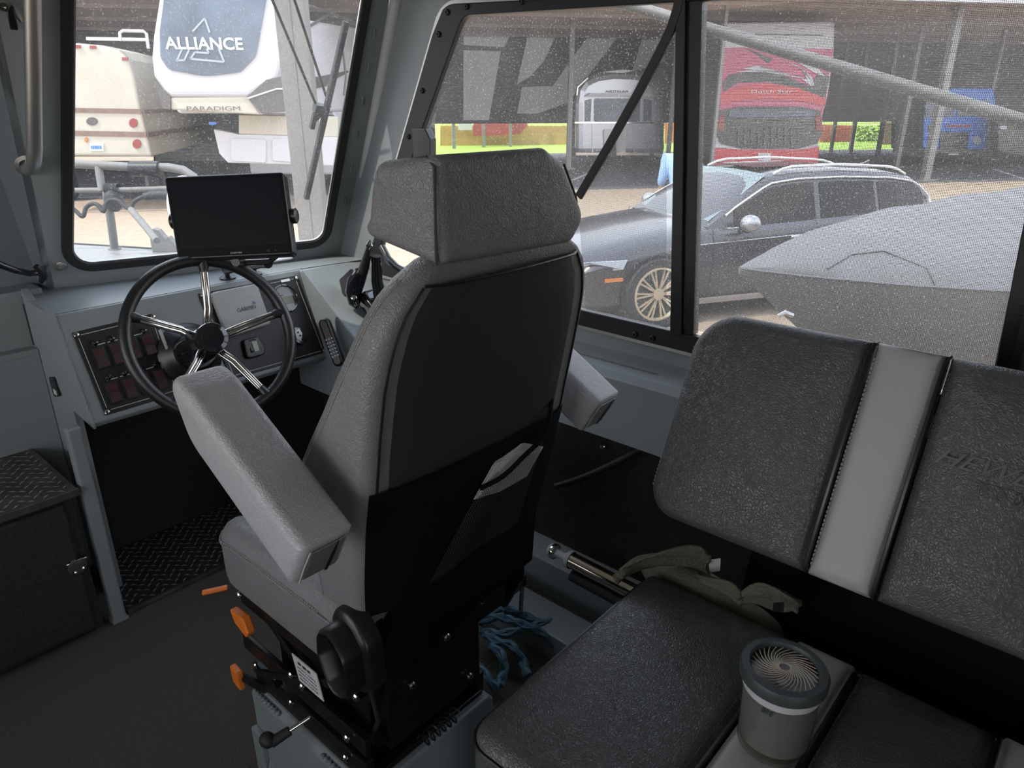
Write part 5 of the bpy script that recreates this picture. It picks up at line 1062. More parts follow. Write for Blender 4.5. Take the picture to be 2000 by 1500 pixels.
# posts
pl_ = [(887, 293, 0.16), (945, 291, 0.15), (997, 290, 0.12), (1110, 330, 0.15), (1303, 331, 0.12), (1622, 300, 0.12), (1660, 300, 0.14), (1712, 312, 0.13), (1750, 327, 0.14), (1806, 352, 0.20), (1386, 358, 0.09), (1905, 318, 0.13), (700, 330, 0.14)]
for i, (px, py, wd_) in enumerate(pl_):
    g_ = atz(px, py, GZ); t = thing('carport_post', '', 'post', tuple(g_), 'carport posts')
    b_ = B(); b_.obox(g_ + UZ * (ZR - GZ) / 2, E1, E2, UZ, wd_, wd_, ZR - GZ - 0.05); obj('column', b_, 'post', t, smooth=False)
    b_ = B(); b_.obox(g_ + UZ * 0.02, E1, E2, UZ, wd_ * 2.6, wd_ * 2.6, 0.04); obj('base_plate', b_, 'post', t, smooth=False)
    t['label'] = ['thin grey post farthest left in the side window', 'grey carport post just right of the leftmost one in the side window', 'slim grey post in front of the reed fence, above the headrest', 'grey post standing at the left side of the silver trailer', 'grey post at the right side of the silver trailer', 'slim post just right of the red motorhome', 'post between orange wall piece and bright green patch', 'post right of the bright green patch',
                  'second nearest tall post, left of the blue truck', 'nearest tall galvanised post with base plate, in front of the blue truck', 'post half hidden along the left edge of the red motorhome', 'post behind the blue truck cab', 'far post seen at the right edge of the windshield'][i]
gp_ = atd(588, 200, 8.2); pb = thing('near_post', 'broad pale steel post close outside the right half of the windshield', 'post', (gp_.x, gp_.y, GZ))
b_ = B(); b_.obox(V((gp_.x, gp_.y, (GZ + 5) / 2)), Rd, Fd, UZ, 0.335, 0.2, 5 - GZ); obj('column', b_, 'dusty', pb, smooth=False, bevel=0.01)
b_ = B(); b_.obox(V((gp_.x, gp_.y, (GZ + 5) / 2)) - Fd * 0.104, Rd, Fd, UZ, 0.02, 0.01, 5 - GZ); obj('seam', b_, 'dusty', pb, smooth=False)
# reed fence, red and orange walls beyond
def wallpiece(name, label, cat, pix, b, m, th=0.15):
    c = sum([onb(x, y, b) for x, y in pix], V()) / len(pix); t = thing(name, label, cat, tuple(c)); b_ = B(); b_.prism([onb(x, y, b) for x, y in pix], E2 * th); obj('wall', b_, m, t, smooth=False); return t
rf = wallpiece('reed_fence', 'golden reed fence standing in sun beyond the carport, above the headrest', 'fence', [(860, 246), (1115, 246), (1115, 286), (860, 288)], 38, 'amber')
b_ = B()
for k in range(420):
    p = onb(862 + k * 0.6, 287, 37.9); h = 1.05 + random.uniform(-0.15, 0.12); b_.add([p, p + E1 * 0.018, p + E1 * 0.014 + UZ * h, p + E1 * 0.004 + UZ * h], [(0, 1, 2, 3)])
obj('reeds', b_, 'amber', rf, smooth=False, kind='stuff')
rs_ = wallpiece('red_shed', 'low red painted shed behind the golden reed fence', 'shed', [(925, 232), (1032, 232), (1030, 246), (1015, 262), (925, 266)], 37.5, 'redw')
b_ = B(); b_.prism([onb(x, y, 37.45) for x, y in ((895, 238), (922, 238), (922, 254), (895, 254))], E2 * 0.05); obj('pale_sign', b_, 'line', rs_, smooth=False)
wallpiece('red_shed', 'rust red hut seen left of the mullion, right of the silver trailer', 'shed', [(1300, 240), (1322, 240), (1322, 278), (1300, 280)], 38, 'rust')
ow_ = wallpiece('orange_wall', 'orange wall seen between posts right of the red motorhome', 'wall', [(1602, 243), (1664, 245), (1662, 284), (1602, 284)], 38, 'rust')
b_ = B()
for k in range(9): b_.prism([onb(1606 + k * 6.5, 246, 37.9), onb(1608 + k * 6.5, 246, 37.9), onb(1608 + k * 6.5, 283, 37.9), onb(1606 + k * 6.5, 283, 37.9)], E2 * 0.04)
obj('batten', b_, 'redw', ow_, smooth=False)
sh = thing('hedge', 'bright green sunlit hedge between posts, left of the blue truck', 'hedge', tuple(onb(1705, 262, 39)))
b_ = B(); rnd = random.Random(4)
for k in range(900):
    p = onb(rnd.uniform(1672, 1745), rnd.uniform(246, 287), 38 + rnd.uniform(0, 1)); a = rnd.uniform(0, 6.28); u = V((math.cos(a), math.sin(a), rnd.uniform(-.6, .6))).normalized(); v = u.cross(UZ).normalized(); b_.add([p - u * .14, p + v * .07, p + u * .14, p - v * .07], [(0, 1, 2, 3)])
obj('foliage', b_, 'grass', sh, smooth=False, kind='stuff')
bh_ = wallpiece('brown_hut', 'dim brown shed front with posts left of the blue truck', 'shed', [(1722, 238), (1792, 240), (1790, 288), (1722, 286)], 36, 'rvbrown')
# ------------------------------------------------------------------ generic box body in carport axes
EXT = E2.copy()
def body(name, pix, b, length, m, parent, bev=0.0):
    bb = B(); bb.prism([onb(x, y, b) for x, y in pix], EXT * length); return obj(name, bb, m, parent, smooth=False, bevel=bev, seg=3)
def plate(name, pix, b, m, parent, th=0.02, label=None, bev=0.0):
    bb = B(); bb.prism([onb(x, y, b) for x, y in pix], -E2 * th); return obj(name, bb, m, parent, smooth=False, bevel=bev, label=label)
def oval(cx, cy, rx, ry, n=14): return [(cx + rx * math.cos(2 * math.pi * k / n), cy + ry * math.sin(2 * math.pi * k / n)) for k in range(n)]
def px_text(name, s, px, py, b, wpx, hpx, m, parent, bold=0.0):
    p = onb(px, py, b); wd_ = (onb(px + wpx / 2, py, b) - onb(px - wpx / 2, py, b)).length; h = (onb(px, py - hpx, b) - p).length; return text(name, s, p, E1, UZ, h * 1.35, m, parent, extrude=0.01, width=wd_, bold=bold)
def wheel(parent, c, ax, r=0.36, wd_=0.24, m='tyre', spokes=0):
    b_ = B(); ax = V(ax).normalized(); b_.lathe(V(c) - ax * wd_ / 2, ax, [(r * 0.70, 0.0), (r * 0.94, 0.0), (r, 0.03), (r, wd_ - 0.03), (r * 0.94, wd_), (r * 0.75, wd_), (r * 0.72, wd_ - 0.03)], 32); t = obj('tyre', b_, m, parent)
    b_ = B(); q = V(c) + ax * (wd_ / 2 - (0.022 if spokes else 0.05))
    if spokes:
        b_.lathe(q, ax, [(r * 0.75, -0.02), (r * 0.75, 0.035), (r * 0.70, 0.038), (r * 0.68, 0.0)], 32); u, v = frame_of(ax)
        for k in range(spokes):
            for off in (-0.10, 0.10):
                a = 2 * math.pi * k / spokes; d0 = (u * math.cos(a) + v * math.sin(a)); d1 = (u * math.cos(a + off) + v * math.sin(a + off)); b_.obox(q + (d0 * r * 0.10 + d1 * r * 0.70) / 2 + ax * 0.012, (d1 * r * 0.70 - d0 * r * 0.10).normalized(), ax.cross((d1 * r * 0.70 - d0 * r * 0.10).normalized()), ax, r * 0.60, r * 0.05, 0.02)
        b_.lathe(q, ax, [(r * 0.16, -0.01), (r * 0.16, 0.03), (0, 0.035)], 18)
        obj('rim', b_, 'rim', t, smooth=False)
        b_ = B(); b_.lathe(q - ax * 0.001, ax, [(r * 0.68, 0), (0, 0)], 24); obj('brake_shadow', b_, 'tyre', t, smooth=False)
    else:
        b_.lathe(q, ax, [(r * 0.64, 0), (r * 0.5, 0.02), (r * 0.2, 0.03), (0, 0.03)], 20); obj('rim', b_, 'silver', t)
    return t
# old cream trailer
r1 = thing('cream_trailer', 'old cream travel trailer with brown stripes at the left edge of the windshield', 'trailer', tuple(onb(200, 330, 16.3)))
RB = 16.3
body('body', [(60, 92), (150, 84), (200, 88), (232, 98), (250, 116), (262, 150), (271, 200), (280, 240), (296, 306), (60, 304)], RB, 6.5, 'rvcream', r1, 0.05)
plate('stripe', [(60, 209), (274, 213), (276, 222), (60, 218)], RB, 'rvbrown', r1); plate('stripe', [(60, 253), (285, 258), (287, 268), (60, 263)], RB, 'rvbrown', r1)
def sideplate(name, pts, m):   # on the right side wall: (px, py) on the side plane a = const
    p0 = onb(285, 240, RB); return None
sa = onb(283, 240, RB).dot(E1) + 0.012
def ona(px, py, a): return onp(px, py, E1 * a, E1)
for ys in ((214, 222), (258, 268)):
    z0, z1 = onb(283, ys[0], RB).z, onb(283, ys[1], RB).z; b_ = B(); b_.prism([ab(sa, RB, z0), ab(sa, RB + 6.5, z0), ab(sa, RB + 6.5, z1), ab(sa, RB, z1)], E1 * 0.01); obj('side_stripe', b_, 'rvbrown', r1, smooth=False)
plate('round_vent', oval(180, 237, 11, 8), RB, 'rvgrey', r1)
plate('tail_lamp', oval(261, 240, 8, 9), RB, 'tail', r1, 0.04); plate('tail_lamp', oval(268, 281, 8, 9), RB, 'tail', r1, 0.04)
for x, y in ((152, 91), (182, 92), (245, 115)): plate('marker_lamp', [(x - 6, y - 3), (x + 6, y - 3), (x + 6, y + 3), (x - 6, y + 3)], RB, 'tail', r1, 0.03)
lp_ = plate('licence_plate', [(176, 280), (203, 280), (203, 295), (176, 295)], RB, 'white', r1, 0.02); marks('plate_number', 6, onb(189, 291, RB - 0.03), E1, UZ, 0.09, 'blue', lp_, 0.20)
body('rear_bumper', [(60, 306), (300, 306), (300, 314), (60, 314)], RB - 0.25, 0.12, 'chrome', r1); plate('cable_clip', oval(169, 273, 3, 5), RB, 'rust', r1, 0.03)
body('rooftop_rack', [(168, 72), (285, 74), (285, 80), (168, 78)], RB, 0.15, 'rvwhite', r1)
bb = B(); bb.tube([onb(x, y, RB) for x, y in ((235, 80), (234, 64), (240, 60), (280, 61), (286, 66), (290, 95))], 0.03, 6); obj('rack_hoop', bb, 'rvwhite', r1)
for bb_ in (RB + 2.2, RB + 3.1):
    for s_ in (0.2, 1.0): pass
wheel(r1, ab(onb(255, 300, RB).dot(E1) - 0.15, RB + 2.3, GZ + 0.36), E1)
wheel(r1, ab(onb(120, 300, RB).dot(E1) - 0.9, RB + 2.3, GZ + 0.36), -E1)
# white fifth wheel
r2 = thing('fifth_wheel_trailer', 'big white fifth wheel trailer whose dark nose window carries large pale lettering', 'trailer', tuple(onb(450, 330, 15.2)))
CB = 15.2
body('front_cap', [(318, -60), (306, 20), (298, 70), (295, 112), (299, 148), (320, 180), (334, 190), (486, 190), (540, 160), (548, 120), (548, -60)], CB, 1.2, 'rvwhite', r2, 0.10)
nw = plate('nose_window', round_poly([(326, -40), (313, 60), (314, 112), (330, 136), (400, 149), (470, 141), (500, 110), (527, -40)], [5, 30, 20, 20, 120, 20, 30, 5], 5), CB - 0.01, 'rvglass', r2, 0.03)
px_text('lettering', 'ALLIANCE', 401, 96, CB - 0.06, 152, 24, 'logo', nw, bold=0.022)
def strokes(name, segs, b, wpx, m, parent):
    bb = B()
    for (x0, y0, x1, y1) in segs:
        L_ = math.hypot(x1 - x0, y1 - y0); nx, ny = -(y1 - y0) / L_ * wpx / 2, (x1 - x0) / L_ * wpx / 2; bb.prism([onb(x0 + nx, y0 + ny, b), onb(x1 + nx, y1 + ny, b), onb(x1 - nx, y1 - ny, b), onb(x0 - nx, y0 - ny, b)], -E2 * 0.012)
    return obj(name, bb, m, parent, smooth=False)
strokes('triangle_emblem', [(376, 62, 400, 36), (400, 36, 410, 64), (357, 93, 346, 118), (346, 118, 360, 118), (360, 118, 371, 94), (372, 115, 438, 121), (438, 121, 427, 94), (372, 115, 381, 102), (381, 102, 408, 104), (408, 104, 404, 95)], CB - 0.05, 3.8, 'emblem', nw)
body('chin', [(334, 190), (486, 188), (508, 224), (334, 214)], CB + 0.05, 1.0, 'rvcream', r2, 0.03)
px_text('lettering', 'PARADIGM', 418, 216, CB + 0.02, 104, 9, 'rvgrey', r2)
plate('side_vent', [(300, 152), (333, 190), (333, 214), (318, 211)], CB + 0.02, 'rvgrey', r2); plate('side_vent', [(482, 190), (520, 156), (556, 148), (560, 218), (512, 222)], CB + 0.0, 'rvgrey', r2)
plate('vent_trim', [(482, 191), (540, 172), (556, 172), (556, 175), (540, 175), (486, 193)], CB - 0.03, 'rvwhite', r2, 0.015)
sa2 = onb(548, 120, CB + 0.4).dot(E1); x0_, = (sa2,)
bb = B(); A_ = onb(300, 100, CB).dot(E1); zt_, zb_ = onb(548, 8, CB).z, onb(548, 222, CB).z
bb.prism([ab(A_ + 0.1, CB + 0.6, zb_), ab(x0_, CB + 0.6, zb_), ab(x0_, CB + 0.6, zt_), ab(A_ + 0.1, CB + 0.6, zt_)], E2 * 3.0); obj('upper_body', bb, 'rvwhite', r2, smooth=False, bevel=0.05)
zlow = GZ + 0.45; C1 = onb(550, 150, CB + 0.7); C2 = onp(735, 150, E2 * 22.5, E2); dS = (C2 - C1); dS.z = 0; dS.normalize(); nS = V((dS.y, -dS.x, 0)); nS = nS if nS.dot(Cc - C1) > 0 else -nS
def sidep(px, py, out=0.012): return onp(px, py, C1 + nS * out, nS)
bb = B(); c1_, c2_ = V((C1.x, C1.y, 0)), V((C1.x, C1.y, 0)) + dS * 9.0; bb.prism([c1_ + UZ * zb_, c2_ + UZ * zb_, c2_ + UZ * (zt_ + 0.3), c1_ + UZ * (zt_ - 0.1)], -nS * 2.3); obj('side_body', bb, 'rvwhite', r2, smooth=False, bevel=0.06)
bb = B(); c1_ = c1_ + dS * 3.0; bb.prism([c1_ + UZ * zlow, c2_ + UZ * zlow, c2_ + UZ * zb_, c1_ + UZ * zb_], -nS * 2.3); obj('main_body', bb, 'rvwhite', r2, smooth=False, bevel=0.05)
LBb = CB + 1.0
body('lower_front', [(466, 224), (660, 228), (660, 268), (466, 262)], LBb, 0.3, 'rvcream', r2, 0.02)
body('lower_front', [(417, 252), (466, 262), (660, 268), (660, 324), (445, 318), (428, 300)], LBb - 0.02, 0.3, 'rvwhite', r2, 0.02)
for x0, x1 in ((452, 520), (532, 600)):
    bb = B(); c_ = [(x0, 270), (x1, 272), (x1, 318), (x0, 314)]; bb.prism([onb(x, y, LBb - 0.02) for x, y in round_poly(c_, 5, 3)], -E2 * 0.04); obj('hatch', bb, 'rvwhite', r2, smooth=False, bevel=0.01)
plate('blue_connector', oval(416, 241, 8, 3), LBb - 0.4, 'tblue', r2, 0.05)
bb = B(); bb.prism([sidep(x, y) for x, y in ((556, 150), (620, 150), (690, 136), (660, 152), (640, 168), (590, 178), (556, 178))], nS * 0.01); obj('side_graphic', bb, 'rvgrey', r2, smooth=False)
bb = B(); bb.tube([sidep(x, y, 0.03) for x, y in ((637, 292), (637, 230), (640, 226), (651, 226), (653, 232), (648, 298), (640, 300))], 0.025, 6); obj('door_outline', bb, 'rvgrey', r2)
bb = B(); bb.tube([sidep(x, y, 0.03) for x, y in ((560, 30), (605, 12), (660, 30), (700, 44))], 0.035, 6); bb.tube([sidep(x, y, 0.03) for x, y in ((606, 50), (640, 30), (690, 40))], 0.03, 6); obj('roof_edge_trim', bb, 'rvgrey', r2, kind='stuff')
bb = B(); bb.tube([sidep(x, y, 0.03) for x, y in ((670, 100), (676, 150), (672, 186))], 0.02, 6); obj('panel_seam', bb, 'rvgrey', r2)
wheel(r2, C1 + dS * 6.0 - nS * 0.2 + UZ * (GZ + 0.38 - C1.z), nS)
# ------------------------------------------------------------------ silver trailer
r3 = thing('silver_trailer', 'rounded aluminium travel trailer with three blue tinted windows under the carport', 'trailer', tuple(onb(1210, 310, 25)))
AB = 25.0; EXT = V((math.sin(R(56)), math.cos(R(56)), 0))
body('shell', [(1122, 308), (1122, 200), (1126, 172), (1140, 152), (1165, 140), (1200, 135), (1245, 137), (1275, 148), (1290, 168), (1296, 200), (1298, 308)], AB, 7, 'silver', r3, 0.30)
plate('window', round_poly([(1160, 192), (1250, 192), (1249, 238), (1160, 238)], 4, 3), AB, 'rvglass', r3, 0.03); plate('window', [(1142, 196), (1155, 193), (1153, 237), (1142, 237)], AB, 'rvglass', r3, 0.03); plate('window', [(1257, 193), (1272, 196), (1272, 237), (1256, 237)], AB, 'rvglass', r3, 0.03)
plate('brow', [(1140, 188), (1150, 182), (1262, 182), (1276, 188)], AB, 'rvwhite', r3, 0.25)
px_text('lettering', 'AIRSTREAM', 1205, 181, AB - 0.02, 44, 5, 'rvgrey', r3)
plate('belt_trim', [(1122, 238), (1298, 238), (1298, 241), (1122, 241)], AB, 'chrome', r3, 0.05)
pp2 = plate('white_hatch', round_poly([(1178, 252), (1222, 252), (1220, 304), (1180, 304)], 4, 3), AB, 'white', r3, 0.08); plate('jack_post', [(1194, 272), (1201, 272), (1203, 306), (1192, 306)], AB - 0.2, 'black', r3, 0.08)
for x0 in (1156, 1236): plate('panel_rib', [(x0, 240), (x0 + 2, 240), (x0 + 2, 300), (x0, 300)], AB, 'silver', r3, 0.03)
bb = B(); bb.tube([onb(x, y, AB) for x, y in ((1126, 186), (1128, 170), (1148, 152))], 0.04, 6); obj('corner_rail', bb, 'chrome', r3)
plate('roof_vent', [(1176, 141), (1215, 136), (1238, 138), (1216, 143)], AB, 'rvwhite', r3, 0.06)
plate('lower_bumper', [(1124, 298), (1300, 298), (1298, 303), (1124, 303)], AB - 0.1, 'chrome', r3, 0.08)
# ------------------------------------------------------------------ red motorhome
mh = thing('red_motorhome', 'tall motorhome seen from behind, white top, crimson swooshes and red lower body', 'motorhome', tuple(onb(1500, 330, 21)))
MB_ = 21.0; EXT = V((math.sin(R(68)), math.cos(R(68)), 0))
body('body', [(1392, 328), (1394, 290), (1402, 240), (1407, 170), (1410, 44), (1630, 42), (1628, 110), (1616, 190), (1602, 240), (1598, 292), (1594, 330)], MB_, 9.5, 'rvwhite', mh, 0.05)
plate('crimson_field', [(1411, 93), (1628, 96), (1618, 150), (1612, 200), (1600, 240), (1404, 240), (1408, 150)], MB_, 'mpink', mh, 0.02)
plate('black_swoosh', [(1411, 160), (1425, 145), (1470, 138), (1530, 148), (1580, 168), (1600, 140), (1620, 150), (1610, 195), (1560, 175), (1500, 160), (1440, 162), (1412, 180)], MB_ - 0.02, 'mblack', mh, 0.015)
plate('white_swoosh', [(1440, 140), (1500, 140), (1560, 150), (1583, 168), (1590, 166), (1585, 150), (1560, 130), (1520, 112), (1572, 138), (1574, 155), (1530, 145), (1480, 138), (1450, 134), (1480, 128), (1486, 132), (1470, 136)], MB_ - 0.04, 'rvwhite', mh, 0.012)
plate('black_swoosh', [(1450, 92), (1510, 115), (1500, 124), (1480, 108)], MB_ - 0.03, 'mblack', mh, 0.012); plate('white_swoosh', [(1540, 100), (1600, 136), (1612, 150), (1590, 142), (1548, 116)], MB_ - 0.04, 'rvwhite', mh, 0.012)
plate('red_band', [(1407, 182), (1450, 168), (1500, 162), (1560, 172), (1612, 192), (1610, 206), (1555, 196), (1500, 193), (1450, 195), (1406, 206)], MB_ - 0.05, 'mred', mh, 0.012)
px_text('lettering', 'Dutch Star', 1506, 182, MB_ - 0.07, 80, 7, 'white', mh)
plate('engine_hood', [(1404, 216), (1440, 208), (1560, 208), (1602, 216), (1604, 262), (1596, 280), (1560, 290), (1450, 290), (1408, 280), (1398, 262)], MB_ - 0.04, 'mblack', mh, 0.03, bev=0.01)
plate('hood_ledge', [(1424, 216), (1590, 216), (1592, 228), (1422, 228)], MB_ - 0.08, 'rvglass', mh, 0.05)
for k in range(10): plate('grille_slat', [(1440 + k * 13, 250), (1443 + k * 13, 250), (1443 + k * 13, 283), (1440 + k * 13, 283)], MB_ - 0.08, 'rvgrey', mh, 0.02)
plate('lower_panel', [(1391, 288), (1450, 292), (1560, 292), (1599, 286), (1596, 330), (1388, 328)], MB_ - 0.03, 'mred', mh, 0.03)
for pix in ([(1403, 230), (1414, 222), (1413, 254), (1400, 256)], [(1592, 222), (1604, 230), (1604, 256), (1592, 254)]): plate('tail_lamp', pix, MB_ - 0.05, 'tail', mh, 0.05)
lp_ = plate('licence_plate', [(1480, 299), (1505, 299), (1505, 313), (1480, 313)], MB_ - 0.06, 'white', mh, 0.02); marks('plate_number', 6, onb(1492, 309, MB_ - 0.09), E1, UZ, 0.09, 'blue', lp_, 0.22)
plate('roof_seam', [(1475, 66), (1607, 68), (1607, 70), (1475, 68)], MB_ - 0.01, 'rvgrey', mh, 0.02)
for s_ in (1425, 1560):
    q = onb(s_, 300, MB_) + EXT * 2.2; q.z = GZ + 0.45; wheel(mh, q, V((EXT.y, -EXT.x, 0)) * (-1 if s_ < 1500 else 1), 0.45, 0.3)
# ------------------------------------------------------------------ blue truck
bt = thing('blue_truck', 'bright blue delivery truck parked under the carport at the right', 'truck', tuple(onb(1860, 320, 24)))
TB = 24.0; EXT = V((math.sin(R(77)), math.cos(R(77)), 0))
body('cab', [(1802, 290), (1804, 230), (1806, 200), (1848, 172), (1940, 172), (1944, 200), (1930, 232), (1926, 292)], TB, 2.4, 'tblue', bt, 0.06)
body('cargo_box', [(1740, 290), (1742, 168), (1850, 168), (1850, 290)], TB + 1.6, 5, 'rvgrey', bt, 0.05)
plate('windscreen', [(1808, 198), (1862, 196), (1862, 228), (1806, 230)], TB, 'rvglass', bt, 0.03); plate('windscreen', [(1868, 196), (1932, 196), (1928, 228), (1868, 228)], TB, 'rvglass', bt, 0.03)
plate('grille', [(1836, 256), (1892, 258), (1888, 290), (1834, 290)], TB, 'mblack', bt, 0.03); marks('red_print', 8, onb(1872, 249, TB - 0.04), E1, UZ, 0.14, 'redw', bt, 1.0)
plate('headlamp', oval(1906, 274, 8, 9), TB, 'lamp', bt, 0.06); plate('headlamp', oval(1818, 272, 7, 9), TB, 'lamp', bt, 0.06); plate('yellow_sign', [(1814, 244), (1832, 244), (1832, 258), (1814, 258)], TB - 0.02, 'amber', bt, 0.02)
plate('licence_plate', [(1852, 292), (1872, 292), (1872, 302), (1852, 302)], TB - 0.1, 'white', bt, 0.02); body('front_bumper', [(1800, 290), (1930, 292), (1930, 300), (1800, 298)], TB - 0.2, 0.25, 'mblack', bt)
for s_ in (1822, 1905):
    q = onb(s_, 300, TB) + EXT * 0.7; q.z = GZ + 0.42; wheel(bt, q, V((EXT.y, -EXT.x, 0)) * (-1 if s_ < 1860 else 1), 0.42, 0.3)
# dark flatbed trailer at the far right
ft = thing('dark_trailer', 'dark boxy trailer beyond the blue truck at the right edge', 'trailer', tuple(onb(1990, 300, 21)))
body('box', [(1948, 226), (2090, 250), (2090, 325), (1950, 296)], 23.0, 4, 'rvgrey', ft, 0.04); plate('side_lamp', oval(1958, 249, 7, 4), 23.0, 'lamp', ft, 0.04); wheel(ft, ab(onb(1975, 300, 23).dot(E1), 24, GZ + 0.35), -E1)
# ------------------------------------------------------------------ grey tube angling across the side window, outside
tb_ = thing('awning_strut', 'long grey tube slanting down to the right outside the side window', 'pole', tuple(atx(1700, 150, 2.1)))
b_ = B(); b_.tube([atx(1195, 0, 2.1), atx(1370, 52, 2.1), atx(2080, 262, 2.1)], 0.017, 14); obj('tube', b_, 'dusty', tb_)
# ------------------------------------------------------------------ SUV
DC = V((0.87, -0.49, 0)).normalized(); NC = V((DC.y, -DC.x, 0)); NC = NC if NC.dot(-V((6, 3.5, 0))) > 0 else -NC
ct = atz(1276, 640, GZ); OC = ct - DC * 0.90 - NC * 0.90; OC.z = GZ
cp_ = lambda s, w_, z: OC + DC * s + NC * w_ + UZ * z
car = thing('grey_estate_car', 'dark grey estate car with roof rails parked across the gravel outside the side window', 'car', tuple(cp_(2.37, 0, 0)))
def lerp_tab(tab, s):
    for a, c in zip(tab, tab[1:]):
        if a[0] <= s <= c[0]: t = (s - a[0]) / (c[0] - a[0]); return [x + (y - x) * t for x, y in zip(a[1:], c[1:])]
    return tab[-1][1:] if s > tab[-1][0] else tab[0][1:]
#      s     halfw  bottom belt(side top)  top(centre)
BODY = [(0.00, 0.60, 0.35, 0.50, 0.56), (0.06, 0.74, 0.24, 0.60, 0.66), (0.20, 0.84, 0.20, 0.68, 0.74), (0.45, 0.89, 0.19, 0.76, 0.82), (0.90, 0.92, 0.19, 0.85, 0.91), (1.30, 0.92, 0.19, 0.90, 0.97), (1.60, 0.92, 0.19, 0.93, 0.99), (2.4, 0.92, 0.19, 0.95, 0.96), (3.4, 0.92, 0.19, 0.99, 1.0), (4.2, 0.90, 0.22, 1.01, 1.02), (4.55, 0.84, 0.26, 1.01, 1.02), (4.70, 0.74, 0.34, 0.92, 0.94), (4.76, 0.62, 0.42, 0.62, 0.64)]
loops = []
for i in range(40):
    s = 4.76 * i / 39; hw, zb_, zs, zt_ = lerp_tab(BODY, s); half = [(hw * 0.86, zb_), (hw * 0.97, zb_ + 0.12 * (zs - zb_)), (hw, zb_ + 0.5 * (zs - zb_)), (hw * 1.0, zs - 0.16 * (zs - zb_)), (hw * 0.965, zs - 0.04), (hw * 0.90, zs + 0.005), (hw * 0.6, zt_ - 0.01), (0.0, zt_)]
    loops.append([cp_(s, w_, z) for w_, z in half] + [cp_(s, -w_, z) for w_, z in half[-2::-1]])
b_ = B(); b_.loft(loops); obj('body', b_, 'suv', car, angle=30)
GH = [(1.50, 0.80, 0.78, 0.95), (1.84, 0.81, 0.74, 1.17), (2.25, 0.81, 0.66, 1.395), (2.60, 0.81, 0.64, 1.435), (3.2, 0.81, 0.64, 1.44), (3.9, 0.79, 0.60, 1.40), (4.3, 0.76, 0.56, 1.33), (4.62, 0.72, 0.66, 1.02)]
loops = []
for i in range(34):
    s = 1.50 + 3.12 * i / 33; wb2, wt2, zt_ = lerp_tab(GH, s); zb_ = 0.93; zz = max(zt_, zb_ + 0.01)
    half = [(wb2, zb_), (wb2 + (wt2 - wb2) * 0.92, zb_ + (zz - zb_) * 0.90), (wt2 * 0.93, zz - 0.004), (wt2 * 0.5, zz + 0.022), (0, zz + 0.03)]
    loops.append([cp_(s, w_, z) for w_, z in half] + [cp_(s, -w_, z) for w_, z in half[-2::-1]])
b_ = B(); b_.loft(loops); obj('cabin', b_, 'suv', car, angle=50)
def side_pt(s, f, off=0.008, sg=1):
    wb2, wt2, zt_ = lerp_tab(GH, s); w_ = wb2 + (wt2 - wb2) * 0.92 * f; return cp_(s, sg * (w_ + off), 0.93 + (max(zt_, 0.94) - 0.93) * 0.90 * f)
